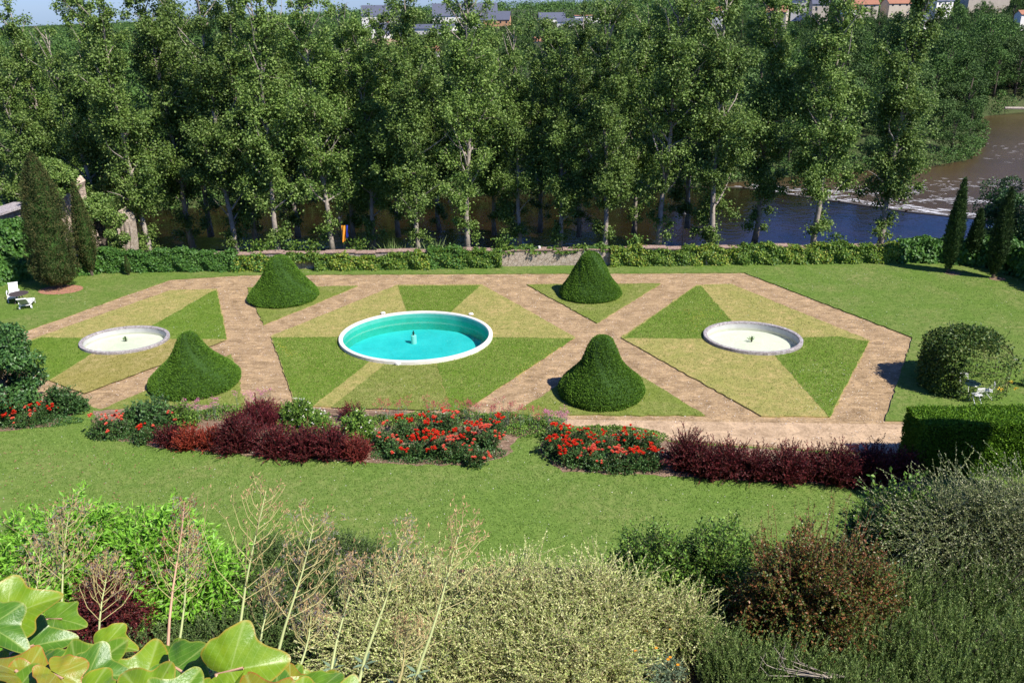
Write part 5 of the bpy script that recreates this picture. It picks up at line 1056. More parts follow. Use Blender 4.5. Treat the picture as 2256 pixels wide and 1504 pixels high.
for k, (px, py, r, h, lb, n_) in enumerate(((1512, 1030, .85, 2.25, 'leftmost purple barberry of the right hand bed, upright', 480), (1560, 1046, .8, 1.7, 'upright purple barberry second in the right bed, red low branches', 380), (1604, 1046, .75, 1.85, 'upright purple barberry third in the right bed', 360),
        (1662, 1052, .72, 1.75, 'slim purple barberry in the middle of the right bed', 340), (1735, 1056, .9, 1.9, 'round purple barberry at the edge of the big shadow', 480), (1790, 1050, .7, 1.5, 'low purple barberry half hidden at the shadow edge', 300),
        (1845, 1060, 1.0, 1.95, 'nearly black barberry inside the big shadow', 520), (1915, 1058, 1.0, 2.0, 'black shaded barberry near the clipped hedge', 520), (1978, 1050, .7, 1.5, 'last barberry leaning against the clipped hedge end', 240))):
    barberry('barberry_bush', lb, px, py, r, h, PU if k not in (1, 3) else [M['purple2'], M['redtwig']], n_, 71 + k, 'purple barberries of the right bed', Lt=1.0)

# ------------------------------------------------------------ roses
def rose_bush(label, px, py, r=.6, h=.9, n=230, blooms=9, seed=1, pet='redpetal', group='rose bushes in the border', leafm='roseleaf', bsz=.1):
    st = np.random.RandomState(seed + 500)
    b = sprays(n, r * .75, r * .75, h * .72, .42, 13, .075, .7, .7, .3, .6, .2, seed, .006, 1)
    root = shrub('rose_bush', label, 'rose bush', groundpos(px, py), b, [M[leafm], M['redtwig']], group, 4, h)
    for k in range(int(blooms * 1.1)):
        a = st.rand() * 2 * PI; el = R(st.uniform(8, 88)); c = np.array([r * 1.02 * math.cos(a) * math.cos(el), r * 1.02 * math.sin(a) * math.cos(el), h * (.38 + .68 * math.sin(el))])
        bb = Bag(); heads = st.randint(2, 6)
        for q in range(heads):
            cc = c + st.randn(3) * [.09, .09, .05]; m_ = 16; a_ = np.arange(m_) * 2.4; tl = np.linspace(.15, 1.1, m_)
            D = np.stack([np.cos(a_) * np.sin(tl), np.sin(a_) * np.sin(tl), np.cos(tl)], 1); Nn = np.stack([-np.cos(a_) * np.cos(tl), -np.sin(a_) * np.cos(tl), np.sin(tl)], 1)
            s_ = bsz * st.uniform(.7, 1.25); bb.leaves(np.repeat(cc[None], m_, 0), D, Nn, s_, s_ * 1.15, 0, .25)
        bb.build('bloom', [M[pet]], root)
    return root
RB = [(22, 930, .75, .95, 8, 'redpetal', 'red rose bush at the far left edge of the border'), (62, 935, .6, .8, 5, 'coralpetal', 'coral rose bush second from the far left edge'), (95, 925, .6, .85, 6, 'redpetal', 'red rose bush before the green shrub at far left'),
      (-25, 925, .7, .9, 6, 'redpetal', 'red rose bush cut by the left edge of the view'),
      (228, 958, .75, 1.1, 3, 'coralpetal', 'dark leaved rose bush at the left tip of the main bed'), (268, 960, .65, 1.05, 7, 'coralpetal', 'rose bush with three big coral heads left of the green shrub'),
      (318, 972, .5, .7, 3, 'redpetal', 'low sparse rose bush in front of the green shrub'), (368, 945, .6, .9, 4, 'coralpetal', 'coral rose bush just left of the orange red barberry'),
      (845, 985, .55, 1.15, 2, 'coralpetal', 'tall thin green rose with buds right of the small red barberry'), (868, 1003, .55, .8, 6, 'coralpetal', 'low coral rose bush at the front left of the rose group'),
      (888, 960, .65, .95, 7, 'redpetal', 'red rose bush at the rear left of the rose group'), (918, 1005, .7, .9, 8, 'redpetal', 'red rose bush at the front of the rose group, left of centre'),
      (935, 965, .7, 1.0, 11, 'redpetal', 'red rose bush with many blooms in the middle of the group'), (965, 1000, .7, 1.0, 11, 'redpetal', 'scarlet rose bush with a dense band of blooms'),
      (985, 950, .7, 1.0, 8, 'coralpetal', 'coral rose bush at the rear of the rose group'), (1003, 1010, .7, .95, 10, 'coralpetal', 'coral rose bush at the front centre of the group'),
      (1032, 975, .7, 1.0, 12, 'redpetal', 'red rose bush at the right of the group with large heads'), (1045, 1020, .65, .9, 5, 'coralpetal', 'frontmost coral rose bush at the lawn edge'),
      (1072, 985, .65, .95, 11, 'coralpetal', 'coral rose bush at the right edge of the group'), (1095, 960, .6, .9, 7, 'redpetal', 'red rose bush nearest the grass gap between the beds'),
      (1218, 1000, .65, .95, 9, 'redpetal', 'leftmost red rose bush of the second bed'), (1228, 975, .6, .9, 7, 'redpetal', 'red rose bush behind the leftmost one of the second bed'), (1262, 1020, .7, .95, 11, 'redpetal', 'red rose bush at the front left of the second bed'),
      (1280, 985, .65, .95, 8, 'redpetal', 'red rose bush at the rear left of the second bed'), (1305, 1028, .65, .85, 8, 'coralpetal', 'coral rose bush second along the front of the second bed'),
      (1335, 995, .65, .85, 8, 'redpetal', 'red rose bush in the middle of the second bed'), (1352, 1032, .65, .85, 9, 'coralpetal', 'coral rose bush third along the front of the second bed'),
      (1398, 1032, .65, .85, 7, 'redpetal', 'red rose bush fourth along the front of the second bed'), (1385, 985, .6, .8, 6, 'redpetal', 'red rose bush at the rear right of the second bed'),
      (1432, 1028, .65, .9, 9, 'redpetal', 'red rose bush next to the first upright barberry'), (1428, 990, .55, .75, 3, 'redpetal', 'small red rose bush behind the last front one')]
for k, (px, py, r, h, nb_, pet, lb) in enumerate(RB): rose_bush(lb, px, py, r * 1.05, h, 230, nb_, 100 + k, pet)
# green shrubs of the border
def leafy(name, label, px, py, r, h, n, leaf, lw, mat, seed, cat='shrub', z=SG, K=12, Lt=.5, twm='bark_dark', group=None, up_=.5, droop=.4, ry=None, spread=.6, shell=.5, loc=None, twig=.006):
    b = sprays(n, r * .8, (ry or r) * .8, h * .8, Lt, K, leaf, lw, up_, droop, spread, shell, seed, twig)
    return shrub(name, label, cat, loc or groundpos(px, py, z), b, [M[mat], M[twm]], group, 5, h * .9)
leafy('green_shrub', 'dark green leafy shrub in front of the left near topiary', 348, 940, 1.05, 1.9, 520, .10, .6, 'roseleaf', 201)
leafy('green_shrub', 'dark green shrub low left of the leafy one by the topiary', 305, 935, .8, 1.2, 300, .10, .6, 'roseleaf', 202)
leafy('green_shrub', 'loose green shrub right of the leafy one under pink valerian', 405, 935, .8, 1.3, 260, .10, .6, 'greenleaf', 203)
leafy('green_shrub', 'dark green compound leaved shrub right of the left tree', 135, 905, 1.0, 1.5, 420, .12, .55, 'roseleaf', 204)
leafy('green_shrub', 'rounded green shrub by the gravel at the left lawn gap', 168, 905, .6, .9, 180, .11, .55, 'roseleaf', 205)
leafy('flowering_shrub', 'pale green shrub with small white flowers behind the purple barberries', 660, 935, 1.0, 1.35, 380, .12, .55, 'greenleaf', 206)
r_ = leafy('flowering_shrub', 'pale green shrub with white flowers left of the roses', 792, 965, .95, 1.6, 420, .12, .55, 'greenleaf', 207)
leafy('flowering_shrub', 'pale green shrub with white flowers between purple barberries', 700, 960, .9, 1.2, 300, .12, .55, 'greenleaf', 208)
for o in [o_ for o_ in bpy.data.objects if o_.name.startswith('flowering_shrub')]:
    b = Bag(); n = 30; c = unit(n, .5) * [.85, .85, 1.3]; c[:, 2] = np.abs(c[:, 2]) + .1; b.leaves(np.repeat(c, 4, 0), unit(n * 4), unit(n * 4, .6), .06, .05, 0); b.build('blossom', [M['whitepetal']], o)['kind'] = 'stuff'
# green mats
def matplant(name, label, cx, cy, rx, ry, h, n, leaf, mat, z=SG, seed=1, cat='ground cover', stuff=True, lw=.6, upb=.6):
    st = np.random.RandomState(seed); q = G(cx, cy, z); a = st.rand(n) * 2 * PI; r_ = np.sqrt(st.rand(n)); P = np.stack([r_ * np.cos(a) * rx, r_ * np.sin(a) * ry, h * (1 - r_ ** 2) * st.rand(n) ** .4 + .02], 1)
    P[:, 2] *= 1 + .3 * np.sin(P[:, 0] * 3) * np.cos(P[:, 1] * 4)
    b = Bag(); b.leaves(P, unit(n, upb), unit(n, .5), leaf * (.6 + .8 * st.rand(n)), leaf * lw, 0); o = b.build(name, [M[mat]], loc=(q[0], q[1], z)); tag(o, label, cat, kind='stuff' if stuff else None); return o
matplant('green_mat', 'low green leaf mat behind the roses of the second bed', 1330, 965, 3.0, .95, .5, 4200, .10, 'greenleaf', seed=1)
matplant('green_mat', 'low green foliage filling the grass gap between the beds', 1185, 948, 1.6, .8, .5, 2000, .10, 'greenleaf', seed=2)
matplant('green_mat', 'green foliage under the pink valerian behind the roses', 1000, 930, 5.5, .5, .55, 5200, .10, 'greenleaf', seed=3)
matplant('green_mat', 'low green growth under the roses at the far left', 50, 930, 3.0, .7, .3, 2600, .09, 'roseleaf', seed=4)
matplant('green_mat', 'low green growth between the left roses and barberries', 300, 955, 2.4, .8, .3, 2600, .09, 'roseleaf', seed=5)
matplant('green_mat', 'green foliage behind the big purple barberries', 560, 915, 3.8, .6, .6, 3500, .10, 'greenleaf', seed=6)
matplant('green_mat', 'low foliage at the foot of the roses in the main bed', 965, 1000, 3.1, .9, .3, 4200, .09, 'roseleaf', seed=7)
matplant('green_mat', 'low foliage at the foot of the roses in the second bed', 1330, 1010, 2.6, .9, .3, 3600, .09, 'roseleaf', seed=8)
# valerian: slim stems with flower heads
def valerian(label, px, py, w_, n, mat, h=1.05, seed=1):
    st = np.random.RandomState(seed); root = empty('valerian', groundpos(px, py)); tag(root, label, 'valerian', 'valerian plants in flower')
    b = Bag(); f = Bag()
    for k in range(n):
        x, y = st.uniform(-w_, w_), st.randn() * .2; hh = h * st.uniform(.7, 1.1); tip = np.array([x * 1.15 + st.randn() * .05, y, hh]); b.tube([(x, y, 0), (x * 1.05, y, hh * .5), tip], [.007, .006, .004], 3, 0, False)
        m_ = 8; P = np.stack([np.full(m_, x), np.full(m_, y), st.rand(m_) * hh * .8], 1); b.leaves(P, unit(m_, .4), unit(m_, .5), .1, .035, 1)
        m_ = 26; f.leaves(tip + st.randn(m_, 3) * [.07, .07, .05], unit(m_, .5), unit(m_), .045, .035, 0)
    b.build('stem', [M['greygreen'], M['greygreen']], root); f.build('flower_head', [M[mat]], root)
valerian('pink valerian in front of the left near topiary', 447, 925, .75, 16, 'pinkpetal', 1.1, 1); valerian('dusty red valerian at the far left of the row behind the roses', 865, 930, .75, 20, 'rosepetal', 1.15, 2)
valerian('red valerian behind the middle of the main rose group', 985, 935, 1.1, 34, 'rosepetal', 1.25, 3); valerian('dusty red valerian behind the right of the main rose group', 1080, 940, .9, 28, 'rosepetal', 1.2, 4)
valerian('red valerian at the grass gap beside the pink one', 1165, 945, .7, 18, 'rosepetal', 1.1, 5); valerian('clear pink valerian at the start of the sand path', 1222, 950, .55, 24, 'pinkpetal', 1.05, 6)
valerian('faint pink valerian behind the largest purple barberry', 560, 905, .9, 14, 'pinkpetal', 1.1, 7)
# the dark tree at the left edge (compound leaves) 
v = groundpos(12, 915); near_tree('broadleaf_tree', 'dark dense young tree at the left edge in front of the left panel', v[0] - .1, v[1] + .3, 0, 5.0, 2.3, 54, 330, .17, 'roseleaf', base=.1)
# red roses beyond the arbour at the right edge
rose_bush('small red rose at the right edge beyond the arbour', 2262, 850, .3, .6, 50, 3, 190)
# ------------------------------------------------------------ foreground terrace shrubs
TZ = 8.5
def tpos(px, py, z): q = G(px, py, z); return (q[0], q[1], TZ)
def mound(px_c, py_top, px_w, z_top): pass
# bright lance leaved shrub at left: three mounds, one plant each
for k, (px, py, zc, r, ry, h, n, lb) in enumerate(((140, 1165, 9.9, 1.55, 1.2, 2.2, 1500, 'bright green lance leaved shrub at far left of the terrace, tallest mound'), (335, 1175, 9.9, 1.45, 1.2, 2.15, 1500, 'bright green lance leaved shrub, second mound left of the reddish stalk'), (30, 1235, 9.6, 1.1, 1.1, 1.5, 800, 'low bright green shrub cut by the left edge'), (440, 1240, 9.5, .85, .9, 1.5, 700, 'bright green shrub lobe hanging right of the reddish stalk'))):
    p_ = tpos(px, py, zc)
    leafy('lance_leaf_shrub', lb, 0, 0, r, h, n, .125, .30, 'willowleaf', 300 + k, loc=(p_[0], p_[1], TZ - .1), K=22, Lt=.6, up_=.3, droop=1.0, ry=ry, spread=.45, shell=.6, twm='twig')
p_ = tpos(228, 1262, 9.9); b = sprays(1300, .62, .55, 1.35, .4, 28, .035, .6, .6, .3, .5, .5, 310, .004)
shrub('barberry_bush', 'dark purple barberry in the foreground below the bright green shrub', 'barberry', p_, b, [M['purple'], M['redtwig']], None, 5, 1.0)
# fine leaved ground cover mounds
for k, (px, py, zc, rx, ry, h, n, lb) in enumerate(((600, 1225, 9.1, 1.15, 1.0, .95, 900, 'dark fine leaved mound left of the lawn notch'), (745, 1215, 9.1, 1.1, 1.0, 1.0, 900, 'dark fine leaved mound right of the palest dead stalk'), (480, 1400, 8.9, 1.3, 1.0, .75, 1000, 'fine leaved ground cover behind the big creeper leaves'), (650, 1350, 8.9, 1.2, 1.0, .75, 900, 'fine leaved ground cover below the tall dead stalks'), (760, 1290, 9.0, 1.0, .9, .8, 800, 'fine leaved mound between the dense headed stalk and its left neighbour'), (540, 1300, 9.0, 1.1, .9, .8, 800, 'fine leaved cover between the reddish and the palest stalk'), (880, 1240, 9.0, .8, .7, .7, 500, 'fine leaved fringe at the lawn notch near the centre'), (300, 1420, 8.8, 1.2, 1.0, .6, 700, 'olive ground cover at the lower left behind the creeper'))):
    p_ = tpos(px, py, zc); b = sprays(n, rx, ry, h * .8, .32, 34, .032, .6, .5, .3, .7, .6, 320 + k, .003)
    shrub('ground_cover_shrub', lb, 'shrub', (p_[0], p_[1], TZ - .05), b, [M['cover'], M['bark_dark']], 'fine leaved cover shrubs on the terrace', 4, .6)
# variegated shrub: large, four plants merging
for k, (px, py, zc, rx, ry, h, n, lb) in enumerate(((1130, 1310, 9.5, 1.35, 1.0, 1.5, 1500, 'variegated pale gold shrub, tallest middle plant'), (1320, 1320, 9.4, 1.05, 1.0, 1.45, 1300, 'variegated pale gold shrub at the right of its group'), (1000, 1440, 9.2, 1.3, .9, 1.2, 1300, 'variegated pale gold shrub at the bottom left of its group'), (1240, 1450, 9.2, 1.3, .9, 1.3, 1300, 'variegated pale gold shrub at the bottom of the view'), (830, 1400, 9.0, 1.0, .85, .95, 800, 'low variegated shrub between the dead stalks'), (920, 1310, 9.2, .95, .8, 1.2, 900, 'variegated pale gold shrub behind the dense headed stalk'), (1500, 1345, 9.1, .6, .6, .9, 400, 'small pale gold shrub end touching the shaded hollow'))):
    p_ = tpos(px, py, zc); b = sprays(int(n * 1.25), rx, ry, h * .8, 1.0, 62, .037, .5, .3, .5, .85, .55, 330 + k, .006, curl=.3, along=.33, bias=(-.45, -.15, .1))
    shrub('variegated_shrub', lb, 'shrub', (p_[0], p_[1], TZ - .05), b, [M['golden'], M['twig']], 'pale variegated shrubs', 5, 1.0, stem_mat='twig')
for k, (px, py, zc, r, h, n, lb) in enumerate(((1440, 1215, 9.4, .95, 1.6, 1000, 'glossy green shrub left of the bronze one'), (1560, 1225, 9.3, .95, 1.5, 900, 'yellowish green shrub touching the bronze one'), (1600, 1185, 9.0, .8, 1.0, 300, 'airy green shrub against the lawn behind'))):
    p_ = tpos(px, py, zc)
    leafy('green_shrub', lb, 0, 0, r, h, n, .062, .55, 'greenleaf', 340 + k, loc=(p_[0], p_[1], TZ - .1), K=18, Lt=.5)
# bronze shrub with thin upright shoots
p_ = tpos(1800, 1275, 9.6); b = sprays(3000, 1.4, 1.1, 1.85, .5, 28, .046, .6, .6, .2, .55, .5, 350, .004)
st = np.random.RandomState(9)
for k in range(34):
    x = st.uniform(-1.0, 1.1); y = st.uniform(-.5, .8); hh = st.uniform(.5, 1.25); bx = np.array([x, y, 1.6 - .35 * abs(x)]); tp_ = bx + np.array([x * .2 + st.randn() * .06, st.randn() * .08, hh]); b.tube([bx, (bx + tp_) / 2 + st.randn(3) * .02, tp_], [.006, .005, .002], 3, 1, False)
    m_ = 34; f = st.rand(m_, 1); b.leaves(bx + (tp_ - bx) * f, unit(m_, .2), unit(m_), .045, .02, 0)
shrub('bronze_shrub', 'round bronze and green shrub with thin upright reddish shoots', 'shrub', (p_[0], p_[1], TZ - .1), b, [M['bronze'], M['redtwig']], None, 6, 1.4)
# cotoneaster with silvery arching sprays at right
for k, (px, py, zc, rx, ry, h, n, lb) in enumerate(((2120, 1130, 9.9, 1.6, 1.2, 2.2, 1700, 'silvery twiggy shrub with arching sprays, left one at right edge'), (2260, 1120, 10.0, 1.5, 1.2, 2.4, 1500, 'silvery twiggy shrub cut by the right edge'))):
    p_ = tpos(px, py, zc); b = sprays(int(n * .9), rx, ry, h * .8, 1.3, 64, .038, .5, .15, .4, .8, .5, 360 + k, .007, curl=.3, along=.33, bias=(-.6, -.1, 0))
    shrub('silver_shrub', lb, 'shrub', (p_[0], p_[1], TZ - .1), b, [M['silver'], M['greentwig']], 'silvery twiggy shrubs', 5, 1.8)
p_ = tpos(1990, 1115, 9.6); leafy('bramble', 'green bramble growing up beside the silvery shrub', 0, 0, .95, 2.0, 650, .085, .7, 'greenleaf', 365, loc=(p_[0], p_[1], TZ - .2), K=12, Lt=.7, cat='bramble')
p_ = tpos(1935, 1160, 9.2); leafy('bramble', 'dark low bramble between the bronze and silvery shrubs', 0, 0, .7, 1.3, 380, .08, .7, 'roseleaf', 366, loc=(p_[0], p_[1], TZ - .2), K=12, Lt=.5, cat='bramble')
# rosemary
RM = [(2020, 1290, 9.3, 1.0, 1.35, 620), (2180, 1270, 9.4, 1.1, 1.5, 700), (1950, 1400, 9.1, 1.0, 1.1, 620), (2110, 1400, 9.2, 1.1, 1.25, 700), (2260, 1390, 9.3, .9, 1.3, 520), (1760, 1450, 9.0, .85, .9, 430), (1610, 1430, 8.95, .75, .8, 360), (1900, 1500, 8.9, .9, .8, 480), (2080, 1505, 8.9, 1.0, .9, 560), (2230, 1500, 8.9, .9, 1.0, 480), (1500, 1375, 8.9, .55, .75, 240), (1660, 1500, 8.8, .7, .6, 300)]
RL = ['rosemary bush right of the bronze shrub', 'tall rosemary bush under the silvery shrubs', 'rosemary bush below the bronze shrub with bare curved twigs', 'dense rosemary bush in the middle of the lower right', 'rosemary bush at the right edge', 'sparse rosemary bush by the shaded hollow', 'upright rosemary bush left of the shaded hollow', 'rosemary bush at the bottom below the curved twigs', 'rosemary bush at the bottom right of centre', 'rosemary bush in the bottom right corner', 'feathery rosemary bush beside the orange marigolds', 'low rosemary bush at the bottom by the bare soil']
for k, (px, py, zc, r, h, n) in enumerate(RM):
    p_ = tpos(px, py, zc); b = sprays(int(n * .8), r * .9, r * .8, h * .62, .72, 84, .046, .22, 1.9, -.25, .45, .25, 380 + k, .005, curl=.15, along=.34, bias=(.25, 0, 0))
    shrub('rosemary_bush', RL[k], 'rosemary', (p_[0], p_[1], TZ - .05), b, [M['rosemary'], M['greentwig']], 'rosemary bushes on the terrace', 6, h, stem_mat='bark_dark')
# bare curved twigs in front of the rosemary
b = Bag()
st = np.random.RandomState(4)
for k in range(9):
    x0 = -.1 - st.rand() * .75; h0 = .35 + .5 * st.rand(); y0 = st.randn() * .12
    b.tube([(0.55, 0, .0), (.25 + x0 * .25, y0 * .5, .02 + .05 * st.rand()), (x0 * .9, y0, .16 + .1 * st.rand()), (x0 - .08, y0 * 1.2, h0 * .6), (x0 - .05 + st.randn() * .06, y0, h0)], [.013, .010, .007, .005, .003], 4, 0, False)
p_ = tpos(1790, 1440, 9.3); tag(b.build('bare_branch', [M['bark']], loc=(p_[0], p_[1] - .1, TZ + .42)), 'bare grey curved dead branch sprawling over the rosemary', 'branch')
# marigolds and grey foliage by the bare soil
for k, (px, py, lb) in enumerate(((1400, 1430, 'marigold plant left of the feathery rosemary'), (1445, 1385, 'marigold plant with the topmost orange flowers'), (1370, 1470, 'grey leaved marigold at the bottom'), (1455, 1470, 'marigold plant nearest the bare soil'))):
    p_ = tpos(px, py, 8.75); b = sprays(150, .38, .35, .35, .28, 14, .08, .2, .8, .2, .5, .2, 410 + k, .003)
    root = shrub('marigold', lb, 'marigold', p_, b, [M['greygreen'] if k != 0 else M['willowleaf'], M['twig']], 'marigolds by the bare soil', 3, .35, stem_mat='stalk')
    for q in range(4):
        st = np.random.RandomState(k * 9 + q); c = np.array([st.uniform(-.35, .35), st.uniform(-.3, .3), .42 + .1 * st.rand()]); a = np.arange(14) * 2 * PI / 14; f = Bag()
        f.leaves(np.repeat(c[None], 14, 0), np.stack([np.cos(a), np.sin(a), a * 0 + .2], 1), np.tile([0, 0, 1.], (14, 1)), .032, .015, 0); f.build('bloom', [M['orangepetal']], root)

# ------------------------------------------------------------ ledge and parapet under the camera
b = Bag(); b.box((0, .0, 12.9), (26, 3.0, 9.2)); tag(b.build('terrace_wall', [M['wallstone']]), 'stone castle wall directly below the viewpoint', 'wall')
b = Bag(); b.box((-1.3, .42, 17.86), (3.2, .32, .72)); tag(b.build('parapet', [M['wallstone']]), 'low stone parapet under the creeper', 'parapet')
# ------------------------------------------------------------ dead flower stalks growing from the ledge
def stalk(label, base, tip, Hd, seed, w_=.085, start=.45, mats=('stalk', 'bud', 'fluff'), lean=0.0, dens=1.0, rstem=.0045, nb_=12):
    """base px, tip px; Hd depth along view; panicle from start to the tip"""
    st = np.random.RandomState(seed); B = ray(*base) * Hd + Vector((0, 0, CH)); T = ray(*tip) * (Hd * 1.06) + Vector((0, 0, CH)); root = empty('seed_stalk', (B.x, 1.40, 17.5)); tag(root, label, 'seed stalk', 'dried valerian stalks in the foreground')
    O = Vector((B.x, 1.40, 17.5)); B = B - O; T = T - O; L_ = (T - B).length; ax = (T - B).normalized()
    pts = [Vector((0, 0, 0)), B * .6 + Vector((0, .02, 0)), B]
    for q in range(1, 7): pts.append(B + ax * L_ * q / 6 + Vector((math.sin(q * 1.1 + seed) * .004, 0, 0)))
    b = Bag(); b.tube([tuple(p_) for p_ in pts], [rstem * 1.15, rstem * 1.1, rstem] + [rstem * (1 - .8 * q / 6) for q in range(1, 7)], 7); br = Bag(); bd = Bag(); fl = Bag()
    Ax = np.array(ax); s1 = np.cross(Ax, [0, 0, 1.]); s1 /= np.linalg.norm(s1); s2 = np.cross(s1, Ax); Bn = np.array(B); tips = []
    for k in range(nb_):
        t = start + (1 - start) * min(1, (k + st.uniform(-.3, .3)) / nb_ + .02) ** .85; p0 = Bn + Ax * L_ * t
        for sd in (0, PI):
            a = k * 1.75 + sd + st.randn() * .6; out = s1 * math.cos(a) + s2 * math.sin(a); ln = w_ * (1.25 - .85 * (k / nb_)) * st.uniform(.75, 1.25) * (1.0 if k > 1 else 1.25)
            m1 = p0 + out * ln * .55 + Ax * ln * .45; m2 = p0 + out * ln * .95 + Ax * ln * 1.15; br.tube([p0, m1, m2], [rstem * .27, rstem * .22, rstem * .15], 4, 0, False)
            for q in range(int(3 * dens)):
                f = st.uniform(.45, 1.0); c0 = p0 * (1 - f) ** 1 + m2 * f if f > .6 else p0 + (m1 - p0) * f / .6; e = c0 + (out * st.uniform(.0, 1) + Ax * .9 + st.randn(3) * .5) * ln * .38; br.tube([c0, (c0 + e) / 2 + st.randn(3) * .003, e], [rstem * .14, rstem * .12, rstem * .08], 3, 0, False); tips.append(e)
            tips.append(m2)
    tips = np.array(tips); k = 3; C = np.repeat(tips, k, 0) + st.randn(len(tips) * k, 3) * .0045; D = Ax + st.randn(len(C), 3) * .65
    bd.leaves(C, D, st.randn(len(C), 3), .0105, .0034, 0, .3)
    sel = tips[st.rand(len(tips)) < .5]; C = np.repeat(sel, 7, 0) + st.randn(len(sel) * 7, 3) * .006; fl.leaves(C, st.randn(len(C), 3), st.randn(len(C), 3), .013, .0011, 0)
    b.build('stem', [M[mats[0]]], root, smooth=True); br.build('branch', [M['stalkdry']], root); bd.build('seed_head', [M[mats[1]]], root)['kind'] = 'stuff'
    if mats[2]: fl.build('fluff', [M[mats[2]]], root)['kind'] = 'stuff'
    nd = Bag(); C = np.array(B + ax * L_ * .12); m_ = 5; D = np.stack([np.cos(np.arange(m_) * 1.3), np.sin(np.arange(m_) * 1.3), np.full(m_, .3)], 1)
    nd.leaves(np.repeat(C[None], m_, 0), D, np.tile([0, 0, 1.], (m_, 1)), .035, .009, 0); nd.build('leaf', [M['greygreen']], root)
    return root
stalk('palest tall bare seed stalk with wide branches, left of centre', (505, 1504), (583, 1080), 1.95, 1, .075, .40, ('stalk', 'bud', None), dens=.9)
stalk('reddish upright seed stalk in front of the bright green shrub', (362, 1504), (404, 1103), 2.0, 2, .045, .42, ('stalkred', 'budred', 'fluff'))
stalk('seed stalk with purplish fluff right of the palest one', (598, 1504), (692, 1150), 1.95, 3, .07, .36)
stalk('leaning seed stalk with a dense head at the centre', (790, 1504), (893, 1170), 1.95, 4, .058, .38)
stalk('leaning seed stalk with a sparse reddish head right of the dense one', (905, 1530), (1022, 1152), 1.9, 5, .075, .38, ('stalk', 'bud', None))
stalk('seed stalk with a short tan head at the far left', (120, 1504), (152, 1125), 2.05, 6, .06, .55)
stalk('low fluffy seed head left of the reddish stalk', (205, 1504), (238, 1240), 2.1, 7, .05, .5)
stalk('small fluffy seed stalk between the two tall stalks', (560, 1504), (602, 1270), 2.15, 8, .042, .45)
stalk('short fluffy seed stalk left of the dense headed one', (725, 1504), (782, 1240), 2.1, 9, .05, .5)
stalk('short brown seed stalk at the bottom behind the creeper tip', (650, 1530), (690, 1340), 2.0, 10, .045, .45)
stalk('thin green seed stalk close beside the reddish one', (385, 1504), (420, 1170), 2.1, 11, .035, .5, ('stalk', 'bud', 'fluff'))
stalk('faint short seed stalk low at the centre', (870, 1530), (905, 1380), 2.0, 12, .045, .4, ('stalkdry', 'bud', None))
stalk('fluffy seed stalk hanging over the dark purple barberry', (60, 1504), (95, 1195), 2.1, 13, .05, .5)
